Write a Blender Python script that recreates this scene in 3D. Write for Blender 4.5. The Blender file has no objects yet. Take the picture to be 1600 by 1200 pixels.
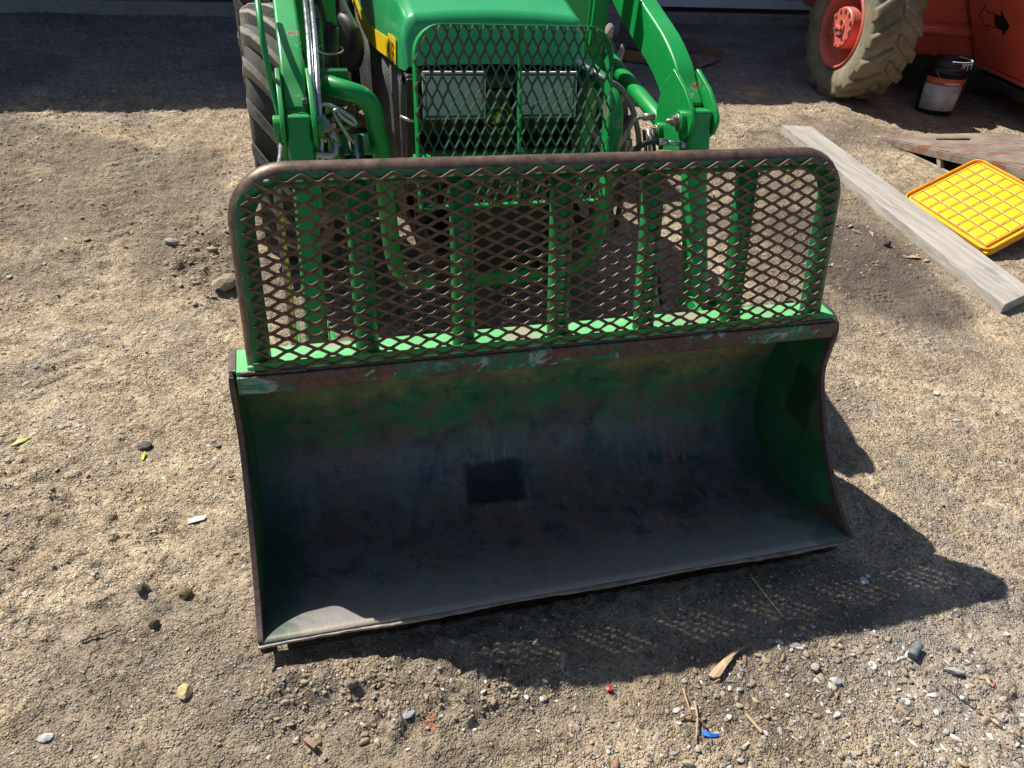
import bpy, bmesh, math, random
import numpy as np
from mathutils import Vector, Matrix

scene = bpy.context.scene
col = scene.collection
G = -0.09            # ground level (z = 0 is the bucket's cutting edge)
CX = 0.7745          # centre line of the tractor
W = 1.549            # bucket width

# ------------------------------------------------------------------ camera
cd = bpy.data.cameras.new('camera'); cam = bpy.data.objects.new('camera', cd); col.objects.link(cam)
cd.sensor_width = 36.0; cd.lens = 36.0*1202/1600; cd.clip_start = 0.05; cd.clip_end = 500
rx = Vector((0.9624, -0.2611, 0.0740)); ux = Vector((0.1006, 0.5983, 0.7950)); fx = Vector((0.2520, 0.7577, -0.6018))
M = Matrix((( rx.x, ux.x, -fx.x, 0.1660), (rx.y, ux.y, -fx.y, -1.1010), (rx.z, ux.z, -fx.z, 1.5330), (0, 0, 0, 1)))
loc, rot, _ = M.decompose()
cam.location = loc; cam.rotation_mode = 'QUATERNION'; cam.rotation_quaternion = rot
scene.camera = cam

# ------------------------------------------------------------------ light
tosun = Vector((-0.51, 0.663, 1.0)).normalized()
elev = math.asin(tosun.z); az = math.atan2(tosun.x, tosun.y)
world = bpy.data.worlds.new('World'); scene.world = world; world.use_nodes = True
wn = world.node_tree; bg = wn.nodes['Background']
sky = wn.nodes.new('ShaderNodeTexSky'); sky.sky_type = 'NISHITA'; sky.sun_disc = False
sky.sun_elevation = elev; sky.sun_rotation = az; sky.air_density = 1.0; sky.dust_density = 1.0; sky.ozone_density = 1.0
wn.links.new(sky.outputs[0], bg.inputs[0]); bg.inputs[1].default_value = 0.066
sd = bpy.data.lights.new('sun', 'SUN'); sd.energy = 5.0; sd.angle = math.radians(0.5); sd.color = (1.0, 0.95, 0.87)
sun = bpy.data.objects.new('sun', sd); col.objects.link(sun); sun.rotation_mode = 'QUATERNION'
sun.rotation_quaternion = tosun.to_track_quat('Z', 'Y'); sun.location = (-5, 6, 10)
scene.view_settings.view_transform = 'Standard'; scene.view_settings.look = 'None'
scene.view_settings.exposure = 0.55; scene.view_settings.gamma = 1.0; scene.view_settings.use_curve_mapping = False
scene.cycles.max_bounces = 6; scene.cycles.diffuse_bounces = 3; scene.cycles.glossy_bounces = 3

# ------------------------------------------------------------------ numpy noise
def _h(ix, iy, seed):
    n = (ix.astype(np.int64)*374761393 + iy.astype(np.int64)*668265263 + seed*974634777) & 0x7fffffff
    n = ((n ^ (n >> 13))*1274126177) & 0x7fffffff
    n = (n ^ (n >> 16)) & 0xffff
    return n/65535.0
def vn(x, y, s, seed=0):
    x = np.asarray(x, float)/s + 1000; y = np.asarray(y, float)/s + 1000
    ix = np.floor(x).astype(np.int64); iy = np.floor(y).astype(np.int64)
    fx_ = x-ix; fy_ = y-iy; fx_ = fx_*fx_*(3-2*fx_); fy_ = fy_*fy_*(3-2*fy_)
    a = _h(ix, iy, seed); b = _h(ix+1, iy, seed); c = _h(ix, iy+1, seed); d = _h(ix+1, iy+1, seed)
    return (a*(1-fx_)+b*fx_)*(1-fy_) + (c*(1-fx_)+d*fx_)*fy_
def fbm(x, y, s, o=4, seed=0):
    t = 0; a = 1.0; n = 0
    for i in range(o):
        t = t + a*vn(x*math.cos(i*.9)-y*math.sin(i*.9), x*math.sin(i*.9)+y*math.cos(i*.9), s/2**i, seed+i); n += a; a *= .55
    return t/n
def sst(x, a, b):
    t = np.clip((x-a)/(b-a), 0, 1); return t*t*(3-2*t)
def blob(x, y, cx, cy, rx_, ry_=None):
    ry_ = ry_ or rx_
    return np.exp(-(((x-cx)/rx_)**2 + ((y-cy)/ry_)**2))

def ground_h(x, y):
    x = np.asarray(x, float); y = np.asarray(y, float)
    h = (fbm(x, y, 1.3, 3, 1)-.5)*.035 + (fbm(x, y, .22, 3, 7)-.5)*.011 + (fbm(x, y, .06, 3, 21)-.5)*.011
    rough = sst(fbm(x, y, .5, 2, 33), .4, .62)
    h = h + rough*(fbm(x, y, .028, 2, 40)-.5)*.016 + (fbm(x, y, .017, 1, 41)-.5)*.006
    h = h + rough*.009*sst(fbm(x, y, .045, 2, 44), .56, .70)
    h = h - .010*sst(-np.abs(fbm(x, y, .16, 3, 46)-.5), -.018, 0)*sst(blob(x, y, .40, -.16, .38, .10), .3, .7)
    # soil pushed up in front of the cutting edge and churned soil beside the guard
    m = blob(x, y, .10, -.075, .17, .06)
    h = h + m*(.045 + .022*(fbm(x, y, .035, 2, 50)-.3))
    m = blob(x, y, .45, -.16, .32, .07)
    h = h + m*(.018 + .020*(fbm(x, y, .04, 2, 51)-.3) + .020*np.abs(fbm(x, y, .09, 2, 57)-.5)*2)
    m = sst(blob(x, y, -.17, 1.95, .20, .40), .2, .7)
    h = h + m*(.055*(fbm(x, y, .07, 3, 52)-.32))
    # tyre tread prints
    for xc, y0, y1, wd in ((-.56, 1.9, 4.2, .16), (-1.05, 1.2, 3.2, .14), (-.62, -.2, 1.6, .13)):
        xx = x - (xc + .05*np.sin(y*.9))
        band = sst(wd-np.abs(xx), 0, .03)*sst(y, y0, y0+.3)*sst(-y, -y1, -y1+.3)*sst(fbm(x, y, .25, 2, 60), .35, .55)
        h = h + band*(-.007 + .007*np.sin((y + np.abs(xx)*.55)*2*math.pi/.085))
    # stay clear of what stands on it
    flat = np.maximum(0, 1-np.hypot((x-4.88), (y-3.70))/.35)
    h = h*(1-np.clip(flat*2, 0, 1))
    bk = sst(x, -.012, .0)*sst(-x, -W-.012, -W)*sst(y, .03, .06)*sst(-y, -.62, -.60)
    return G + h*(1-bk) - .07*bk

# ------------------------------------------------------------------ geometry helpers
class MB:
    def __init__(s): s.v = []; s.f = []; s.sm = []; s.mi = []
    def add(s, vs, fs, smooth=False, mi=0):
        o = len(s.v); s.v += [tuple(p) for p in vs]
        for f in fs: s.f.append(tuple(i+o for i in f)); s.sm.append(smooth); s.mi.append(mi)
        return s
    def box(s, x0, x1, y0, y1, z0, z1, M=None, mi=0):
        vs = [Vector((x, y, z)) for x in (x0, x1) for y in (y0, y1) for z in (z0, z1)]
        if M is not None: vs = [M @ v for v in vs]
        return s.add(vs, [(0,1,3,2),(4,6,7,5),(0,4,5,1),(2,3,7,6),(0,2,6,4),(1,5,7,3)], mi=mi)
    def hexa(s, b, t, mi=0):       # bottom ring, top ring (lists of points)
        n = len(b); vs = list(b)+list(t)
        fs = [tuple(range(n))[::-1], tuple(range(n, 2*n))] + [(i, (i+1) % n, (i+1) % n+n, i+n) for i in range(n)]
        return s.add(vs, fs, mi=mi)
    def tube(s, path, r, seg=12, caps=True, mi=0, closed=False):
        P = [Vector(p) for p in path]; n = len(P)
        rr = r if isinstance(r, (list, tuple)) else [r]*n
        T = []
        for i in range(n):
            a = P[i-1] if (i > 0 or closed) else P[i]; b = P[(i+1) % n] if (i < n-1 or closed) else P[i]
            T.append((b-a).normalized())
        up = Vector((0, 0, 1)) if abs(T[0].z) < .9 else Vector((1, 0, 0))
        N = (up - T[0]*up.dot(T[0])).normalized(); vs = []
        for i in range(n):
            N = (N - T[i]*N.dot(T[i])).normalized(); B = T[i].cross(N)
            for k in range(seg):
                a = 2*math.pi*k/seg; vs.append(P[i] + (N*math.cos(a)+B*math.sin(a))*rr[i])
        fs = []
        for i in range(n if closed else n-1):
            j = (i+1) % n
            for k in range(seg): fs.append((i*seg+k, i*seg+(k+1) % seg, j*seg+(k+1) % seg, j*seg+k))
        s.add(vs, fs, True, mi)
        if caps and not closed:
            o = len(s.v)-n*seg
            s.f.append(tuple(o+k for k in range(seg))[::-1]); s.sm.append(False); s.mi.append(mi)
            s.f.append(tuple(o+(n-1)*seg+k for k in range(seg))); s.sm.append(False); s.mi.append(mi)
        return s
    def prism(s, poly, ax, a0, a1, mi=0):   # poly: 2D points in the other two axes
        def mk(p, a):
            return {'x': (a, p[0], p[1]), 'y': (p[0], a, p[1]), 'z': (p[0], p[1], a)}[ax]
        n = len(poly); vs = [mk(p, a0) for p in poly]+[mk(p, a1) for p in poly]
        fs = [tuple(range(n)), tuple(range(2*n-1, n-1, -1))]+[(i, i+n, (i+1) % n+n, (i+1) % n) for i in range(n)]
        return s.add(vs, fs, mi=mi)
    def lathe(s, prof, M=Matrix(), seg=32, smooth=True, mi=0):  # prof: (r, x) about the local X axis
        vs = []; n = len(prof)
        for k in range(seg):
            a = 2*math.pi*k/seg
            for r, x in prof: vs.append(M @ Vector((x, r*math.cos(a), r*math.sin(a))))
        fs = [(k*n+i, k*n+i+1, ((k+1) % seg)*n+i+1, ((k+1) % seg)*n+i) for k in range(seg) for i in range(n-1)]
        return s.add(vs, fs, smooth, mi)
    def build(s, name, mat, parent=None, bevel=0, label=None, kind=None, cat=None, group=None, loc=None, seg=2, angle=40):
        me = bpy.data.meshes.new(name); me.from_pydata([tuple(v) for v in s.v], [], s.f)
        me.polygons.foreach_set('use_smooth', s.sm)
        ms = mat if isinstance(mat, (list, tuple)) else [mat]
        for m in ms: me.materials.append(m)
        if len(ms) > 1: me.polygons.foreach_set('material_index', s.mi)
        bm = bmesh.new(); bm.from_mesh(me); bmesh.ops.recalc_face_normals(bm, faces=bm.faces); bm.to_mesh(me); bm.free()
        me.update(); o = bpy.data.objects.new(name, me); col.objects.link(o)
        if bevel:
            md = o.modifiers.new('bevel', 'BEVEL'); md.width = bevel; md.segments = seg; md.limit_method = 'ANGLE'
            md.angle_limit = math.radians(angle); md.harden_normals = False
            me.polygons.foreach_set('use_smooth', [True]*len(me.polygons))
            w = o.modifiers.new('wn', 'WEIGHTED_NORMAL'); w.keep_sharp = False
        place(o, parent, loc); tag(o, label, cat, group, kind); return o
def root_loc(o):
    v = Vector((0, 0, 0))
    while o is not None: v = v + o.location; o = o.parent
    return v
def place(o, parent, loc=None):
    """mesh coordinates are world coordinates unless loc gives the piece's own place"""
    base = Vector(loc) if loc is not None else Vector((0, 0, 0))
    if parent is not None: o.parent = parent; base = base - root_loc(parent)
    o.location = base
def tag(o, label=None, cat=None, group=None, kind=None):
    if label: o['label'] = label
    if cat: o['category'] = cat
    if group: o['group'] = group
    if kind: o['kind'] = kind
    return o
def thing(name, label, cat, loc, group=None):
    o = bpy.data.objects.new(name, None); o.empty_display_size = .1; col.objects.link(o); o.location = loc
    return tag(o, label, cat, group)
def catmull(P, n=6):
    P = [Vector(p) for p in P]; Q = [P[0]*2-P[1]]+P+[P[-1]*2-P[-2]]; out = []
    for i in range(1, len(Q)-2):
        for k in range(n):
            t = k/n; a, b, c, d = Q[i-1], Q[i], Q[i+1], Q[i+2]
            out.append(.5*((2*b)+(c-a)*t+(2*a-5*b+4*c-d)*t*t+(3*b-a-3*c+d)*t*t*t))
    out.append(P[-1]); return out
def bolt_mb(p, ax, r=.012, h=.012, stud=.010):
    mb = MB(); ax = Vector(ax).normalized(); Mx = ax.to_track_quat('X', 'Z').to_matrix().to_4x4(); Mx.translation = Vector(p)
    mb.lathe([(0, 0), (r*1.5, 0), (r*1.5, .003), (r*1.1, .003)], Mx, 20)
    mb.lathe([(r*1.12, .003), (r*1.12, .003+h), (r*.9, .004+h), (0, .004+h)], Mx, 6, False)
    if stud: mb.lathe([(r*.55, .003+h), (r*.5, .003+h+stud), (0, .005+h+stud)], Mx, 12)
    return mb

# ------------------------------------------------------------------ materials
class NT:
    def __init__(s, name):
        s.m = bpy.data.materials.new(name); s.m.use_nodes = True; s.t = s.m.node_tree
        s.b = s.t.nodes['Principled BSDF']; s._tc = None
    def n(s, typ): return s.t.nodes.new('ShaderNode'+typ)
    def l(s, a, b): s.t.links.new(a, b)
    @property
    def co(s):
        if s._tc is None: s._tc = s.n('TexCoord')
        return s._tc.outputs['Object']
    def setin(s, sock, v):
        if isinstance(v, bpy.types.NodeSocket): s.l(v, sock)
        elif isinstance(v, (tuple, list)) and len(v) == 3 and sock.type == 'RGBA': sock.default_value = (*v, 1)
        else: sock.default_value = v
    def noise(s, sc, det=4, rough=.55, vec=None, dist=0, mapping=None):
        n = s.n('TexNoise'); n.inputs['Scale'].default_value = sc; n.inputs['Detail'].default_value = det
        n.inputs['Roughness'].default_value = rough; n.inputs['Distortion'].default_value = dist
        v = vec or s.co
        if mapping:
            mp = s.n('Mapping'); mp.inputs['Scale'].default_value = mapping; s.l(v, mp.inputs[0]); v = mp.outputs[0]
        s.l(v, n.inputs['Vector']); return n.outputs['Fac']
    def vor(s, sc, out='Distance', feature='F1', vec=None):
        n = s.n('TexVoronoi'); n.inputs['Scale'].default_value = sc; n.feature = feature
        s.l(vec or s.co, n.inputs['Vector']); return n.outputs[out]
    def ramp(s, x, a, b, c0=0., c1=1.):
        n = s.n('MapRange'); n.inputs[1].default_value = a; n.inputs[2].default_value = b
        n.inputs[3].default_value = c0; n.inputs[4].default_value = c1; n.clamp = True
        s.l(x, n.inputs[0]); return n.outputs[0]
    def math(s, op, a, b=0., c=None):
        n = s.n('Math'); n.operation = op; s.setin(n.inputs[0], a); s.setin(n.inputs[1], b)
        if c is not None: s.setin(n.inputs[2], c)
        return n.outputs[0]
    def mix(s, f, a, b, mode='MIX'):
        n = s.n('Mix'); n.data_type = 'RGBA'; n.blend_type = mode
        s.setin(n.inputs[0], f); s.setin(n.inputs[6], a); s.setin(n.inputs[7], b); return n.outputs[2]
    def xyz(s, vec=None):
        n = s.n('SeparateXYZ'); s.l(vec or s.co, n.inputs[0]); return n.outputs
    def normal_z(s, ax=2):
        tc = s.n('TexCoord'); n = s.n('SeparateXYZ'); s.l(tc.outputs['Normal'], n.inputs[0]); return n.outputs[ax]
    def bump(s, h, strength=.3, dist=.01):
        n = s.n('Bump'); n.inputs['Strength'].default_value = strength; n.inputs['Distance'].default_value = dist
        s.l(h, n.inputs['Height']); s.l(n.outputs[0], s.b.inputs['Normal'])
    def done(s, color=None, rough=.5, metal=0., coat=0., spec=None):
        if color is not None: s.setin(s.b.inputs['Base Color'], color)
        s.setin(s.b.inputs['Roughness'], rough); s.setin(s.b.inputs['Metallic'], metal)
        if coat: s.b.inputs['Coat Weight'].default_value = coat; s.b.inputs['Coat Roughness'].default_value = .15
        if spec is not None: s.setin(s.b.inputs['Specular IOR Level'], spec)
        return s.m
def plain(name, c, rough=.5, metal=0., coat=0., var=.25, sc=18, bump=.1):
    t = NT(name); n = t.noise(sc, 5); dk = tuple(v*(1-var) for v in c); lt = tuple(min(1, v*(1+var)) for v in c)
    t.bump(t.noise(sc*7, 3), bump, .002)
    return t.done(t.mix(t.ramp(n, .3, .7), dk, lt), t.ramp(t.noise(sc*2, 3), .3, .7, max(0, rough-.08), min(1, rough+.1)), metal, coat)
GREEN = (.004, .29, .055)
def paint(name, base=GREEN, chip=.66, dust=.25, rough=.38, coat=.15, chipc=(.11, .055, .035), dustc=(.20, .24, .13)):
    t = NT(name)
    n1 = t.noise(3.5, 5); c = t.mix(t.ramp(n1, .3, .7), tuple(v*.82 for v in base), tuple(v*1.12 for v in base))
    up = t.ramp(t.normal_z(), .2, 1., .25, 1.)
    d = t.math('MULTIPLY', t.ramp(t.noise(9, 8, .7), .45, .75), t.math('MULTIPLY', up, dust)); c = t.mix(d, c, dustc)
    st = t.ramp(t.noise(60, 2, .5, mapping=(1, 1, .08)), .62, .75, 0, dust*.5); c = t.mix(st, c, dustc)
    cn = t.noise(11, 9, .62)
    edge = t.ramp(cn, chip-.012, chip, 0, 1); core = t.ramp(cn, chip+.008, chip+.014, 0, 1)
    c = t.mix(t.math('MULTIPLY', edge, .6), c, (.30, .42, .30)); rust = t.mix(t.noise(40, 4), chipc, tuple(v*2 for v in chipc))
    c = t.mix(core, c, rust)
    t.bump(t.math('SUBTRACT', t.math('MULTIPLY', t.noise(120, 3), .15), core), .25, .0015)
    return t.done(c, t.math('ADD', t.ramp(t.noise(6, 4), .3, .7, rough-.08, rough+.12), t.math('MULTIPLY', core, .3)), 0, coat)
M_green = paint('green_paint'); M_arm = paint('green_arm_paint', chip=.635, dust=.13)
M_hood = paint('green_hood_paint', base=(.025, .38, .12), chip=.80, dust=.12, rough=.26, coat=.5)
M_dkgreen = paint('green_dark_paint', base=(.006, .12, .03), chip=.70, dust=.12)  # darker green for the masts, mount beams and hoop plate
M_black = plain('black_plastic', (.012, .012, .013), .35, bump=.05)
M_grime = plain('greasy_black_metal', (.018, .017, .016), .6, var=.5)
M_rubberhose = plain('black_rubber_hose', (.015, .015, .015), .5)
M_zinc = plain('zinc_steel', (.42, .42, .42), .38, .75, var=.25)
M_bolt = plain('weathered_bolt_steel', (.30, .27, .20), .45, .6, var=.4, sc=60)
M_pipe = plain('bright_hydraulic_pipe', (.50, .51, .52), .25, .85, var=.15)
M_yellow = plain('yellow_decal', (.80, .55, .01), .4, var=.08)
M_ink = plain('black_decal_ink', (.01, .01, .01), .4)

def m_tube():   # guard pipe: paint worn to brown steel on its upper and outer side
    t = NT('worn_guard_pipe'); x = t.xyz(); nx = t.xyz(t.n('TexCoord').outputs['Normal'])
    out = t.math('ABSOLUTE', t.math('SUBTRACT', x[0], CX))
    side = t.math('MULTIPLY', t.math('SIGN', t.math('SUBTRACT', x[0], CX)), nx[0])
    side = t.math('MULTIPLY', side, t.ramp(out, .55, .68))
    topw = t.math('MULTIPLY', nx[2], t.ramp(x[2], .80, .87))
    w = t.math('ADD', t.math('MAXIMUM', side, topw), t.math('MULTIPLY', t.math('SUBTRACT', t.noise(22, 6, .65), .5), .9))
    w = t.math('ADD', w, t.math('MULTIPLY', t.math('SUBTRACT', nx[1], -.2), -.12))
    w = t.math('SUBTRACT', w, .30); k = t.ramp(w, .18, .26)
    g = t.mix(t.ramp(t.noise(14, 6), .35, .7), (.006, .10, .030), (.012, .17, .05))
    r = t.mix(t.ramp(t.noise(35, 6, .7), .3, .7), (.060, .034, .025), (.20, .128, .095))
    pale = t.ramp(t.math('ABSOLUTE', t.math('SUBTRACT', w, .2)), .0, .05, .35, 0)
    c = t.mix(k, g, r); c = t.mix(t.math('MULTIPLY', pale, t.ramp(t.noise(50, 3), .45, .6)), c, (.35, .45, .33))
    t.bump(t.noise(90, 5), .25, .002)
    return t.done(c, t.ramp(t.noise(25, 4), .3, .7, .32, .55), t.math('MULTIPLY', k, .35))
M_pipeguard = m_tube()
def m_upright():
    t = NT('guard_upright_paint')
    g = t.mix(t.ramp(t.noise(10, 6), .3, .7), (.006, .13, .03), (.012, .24, .06))
    k = t.ramp(t.noise(26, 7, .65), .60, .66); c = t.mix(k, g, t.mix(t.noise(60, 3), (.06, .035, .025), (.16, .12, .08)))
    t.bump(t.noise(80, 4), .2, .002); return t.done(c, .45)
M_upright = m_upright()
def m_mesh(name, brown):
    t = NT(name); n = t.noise(7, 5, .6); n2 = t.noise(45, 4, .6)
    r = t.mix(t.ramp(n2, .35, .65), (.050, .030, .022), (.14, .085, .06)); gg = (.016, .10, .045) if not brown else (.04, .085, .03)
    k = t.ramp(t.math('ADD', n, t.math('MULTIPLY', t.math('SUBTRACT', n2, .5), .5)), *((.62, .72) if brown else (.30, .42)))
    if not brown:   # rust at the upper left of the grille mesh
        x = t.xyz(); k = t.math('MAXIMUM', k, 0.); e = t.ramp(t.math('SUBTRACT', x[2], t.math('MULTIPLY', x[0], .6)), .42, .62)
        k = t.math('SUBTRACT', 1., t.math('MULTIPLY', e, t.ramp(n2, .40, .55)))
    c = t.mix(k, r, gg)
    t.bump(t.noise(150, 3), .3, .001); return t.done(c, .5, .15)
M_meshb = m_mesh('rusty_expanded_metal', True); M_meshg = m_mesh('green_expanded_metal', False)

def m_shell():
    t = NT('bucket_inner_steel'); x = t.xyz()
    big = t.noise(3.0, 6, .6); mid = t.noise(9, 8, .65, dist=.6); fine = t.noise(55, 5, .7); streak = t.noise(28, 4, .6, mapping=(1, .12, .12)); horiz = t.noise(20, 4, .6, mapping=(.12, 1, 1))
    zz = t.math('ADD', x[2], t.math('MULTIPLY', t.math('SUBTRACT', big, .5), .34)); zz = t.math('ADD', zz, t.math('MULTIPLY', t.math('SUBTRACT', mid, .5), .22))
    zz = t.math('ADD', zz, t.math('MULTIPLY', t.math('SUBTRACT', streak, .5), .10)); zz = t.math('ADD', zz, t.math('MULTIPLY', t.ramp(x[0], .9, 1.5), .07))
    green = t.mix(t.ramp(mid, .35, .65), (.018, .13, .050), (.045, .24, .10))
    olive = t.mix(t.ramp(fine, .3, .7), (.17, .20, .060), (.31, .29, .13))
    green = t.mix(t.math('MULTIPLY', t.ramp(zz, .20, .28), t.ramp(big, .50, .72, 1., .35)), green, olive)
    steel = t.mix(t.ramp(mid, .34, .62), (.050, .051, .055), (.185, .180, .178))
    steel = t.mix(t.ramp(t.noise(2.2, 6, .65), .42, .60, 0, .8), steel, t.mix(t.ramp(fine, .3, .7), (.055, .042, .036), (.16, .13, .11)))
    rust = t.mix(fine, (.10, .058, .040), (.27, .17, .12))
    steel = t.mix(t.ramp(t.noise(5.5, 9, .72), .50, .60, 0, .8), steel, rust)
    scr = t.noise(1, 5, .75, mapping=(110, 7, 7)); scrh = t.noise(1, 5, .75, mapping=(7, 110, 110)); area = t.ramp(t.noise(3.3, 4), .40, .62)
    steel = t.mix(t.math('MULTIPLY', t.ramp(scr, .55, .68, 0, .6), area), steel, (.34, .33, .33))
    steel = t.mix(t.ramp(scrh, .60, .72, 0, .4), steel, (.28, .265, .25))
    steel = t.mix(t.ramp(t.noise(12, 9, .75), .56, .61, 0, .8), steel, (.014, .070, .060))
    steel = t.mix(t.ramp(t.noise(19, 8, .7), .60, .64, 0, .6), steel, (.15, .14, .135))
    green = t.mix(t.ramp(scr, .56, .66, 0, .5), green, (.16, .13, .09)); green = t.mix(t.math('MULTIPLY', t.ramp(t.noise(13, 9, .75), .47, .55, 0, .8), t.ramp(zz, .16, .30, 1, .35)), green, (.15, .115, .085))
    green = t.mix(t.ramp(t.noise(30, 6, .7), .60, .65, 0, .5), green, (.02, .03, .02))
    k = t.ramp(zz, .035, .125); c = t.mix(k, steel, green)
    c = t.mix(t.math('MULTIPLY', t.ramp(horiz, .54, .62, 0, .5), t.ramp(zz, .1, .2, 0, 1)), c, rust)
    # polished cutting edge
    e = t.ramp(t.math('ADD', x[1], t.math('MULTIPLY', t.math('SUBTRACT', mid, .5), .12)), .02, .20, 1, 0)
    c = t.mix(t.math('MULTIPLY', e, t.ramp(x[2], .03, .06, .85, 0)), c, t.mix(fine, (.19, .185, .175), (.33, .31, .28)))
    c = t.mix(t.ramp(t.math('ADD', x[1], t.math('MULTIPLY', t.math('SUBTRACT', mid, .5), .03)), .008, .030, .7, 0), c, (.32, .27, .20))
    # green paint left in the lower corners
    cor = t.math('ADD', t.math('ABSOLUTE', t.math('SUBTRACT', x[0], CX)), t.math('MULTIPLY', t.math('SUBTRACT', mid, .5), .30))
    c = t.mix(t.math('MULTIPLY', t.ramp(cor, .66, .70, 0, .8), t.ramp(x[2], -.2, .35, 1, .3)), c, (.010, .075, .050))
    # dark oily patch on the back sheet
    wob = t.math('MULTIPLY', t.math('SUBTRACT', t.noise(16, 6, .7), .5), .06); dx = t.math('ADD', t.math('ABSOLUTE', t.math('SUBTRACT', x[0], .657)), wob)
    pm = t.math('MULTIPLY', t.math('MULTIPLY', t.ramp(dx, .076, .094, 1, 0), t.ramp(t.math('ADD', x[1], wob), .385, .402, 0, 1)), t.ramp(t.math('ADD', x[2], t.math('MULTIPLY', wob, .6)), -.034, -.020, 1, 0))
    c = t.mix(t.math('MULTIPLY', pm, .92), c, (.012, .013, .018))
    c = t.mix(t.ramp(t.noise(170, 2, .5), .70, .76, 0, .35), c, (.28, .27, .25))
    t.bump(t.math('ADD', t.math('ADD', t.math('MULTIPLY', fine, .6), t.math('MULTIPLY', mid, .8)), t.math('MULTIPLY', scr, .5)), .35, .004)
    return t.done(c, t.ramp(mid, .3, .7, .38, .60), t.math('MULTIPLY', t.math('SUBTRACT', 1., k), .08))
M_shell = m_shell()
def m_plate():
    t = NT('bucket_end_plate_paint'); x = t.xyz(); mid = t.noise(8, 8, .65); fine = t.noise(50, 5, .7)
    c = t.mix(t.ramp(mid, .3, .7), (.008, .075, .022), (.018, .14, .050))
    c = t.mix(t.ramp(t.noise(5, 6), .48, .60, 0, .7), c, (.08, .09, .035))
    st = t.math('ADD', t.math('ABSOLUTE', t.math('SUBTRACT', x[1], .36)), t.math('MULTIPLY', t.math('SUBTRACT', mid, .5), .14))
    st = t.math('MULTIPLY', t.ramp(st, .05, .062, 1, 0), t.ramp(t.math('ABSOLUTE', t.math('SUBTRACT', x[2], .22)), .07, .095, 1, 0))
    c = t.mix(t.math('MULTIPLY', st, .85), c, (.006, .035, .010))
    lo = t.math('ADD', t.math('ADD', x[1], t.math('MULTIPLY', x[2], .6)), t.math('MULTIPLY', t.math('SUBTRACT', mid, .5), .16))
    c = t.mix(t.ramp(lo, .13, .17, 1, 0), c, t.mix(fine, (.045, .028, .02), (.12, .085, .05)))
    c = t.mix(t.ramp(fine, .66, .72, 0, .6), c, (.02, .02, .015)); c = t.mix(t.ramp(t.math('ADD', x[2], t.math('MULTIPLY', mid, .03)), .487, .495, 0, .8), c, (.05, .04, .035))
    t.bump(fine, .2, .003); return t.done(c, .5)
M_plate = m_plate()
def m_edge(name='rusty_edge_steel', green=.0):
    t = NT(name); n = t.noise(14, 8, .65); f = t.noise(70, 5, .7)
    c = t.mix(t.ramp(f, .3, .7), (.045, .027, .022), (.13, .085, .070))
    if green:
        w = t.noise(12, 8, .62, mapping=(.55, 1, 1), dist=.5)
        k = t.ramp(w, 1-green, 1-green+.012); gcol = t.mix(t.ramp(n, .4, .6), (.008, .12, .06), (.02, .20, .12))
        pale = t.mix(t.math('MULTIPLY', t.ramp(n, .52, .57), t.ramp(w, 1-green+.10, 1-green+.03)), gcol, (.26, .36, .34))
        c = t.mix(t.math('MULTIPLY', k, .9), c, pale); c = t.mix(t.ramp(t.noise(12, 4), .6, .68, 0, .7), c, (.22, .085, .03))
    t.bump(t.math('ADD', f, n), .35, .003); return t.done(c, .55, .1)
M_edge = m_edge(); M_rail = m_edge('chipped_rail_paint', .47)
def m_shelf():
    t = NT('sunlit_shelf_paint'); n = t.noise(9, 8, .65)
    c = t.mix(t.ramp(n, .35, .6), (.09, .42, .13), (.16, .52, .20)); c = t.mix(t.ramp(t.noise(5, 7, .6), .56, .62, 0, .85), c, (.36, .25, .22))  # sunlight on the shelf put into this paler green
    t.bump(t.noise(60, 4), .2, .002); return t.done(c, .6)
M_shelf = m_shelf()
M_cut = plain('polished_wear_steel', (.27, .245, .215), .50, .10, var=.5, sc=22, bump=.35)

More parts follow.
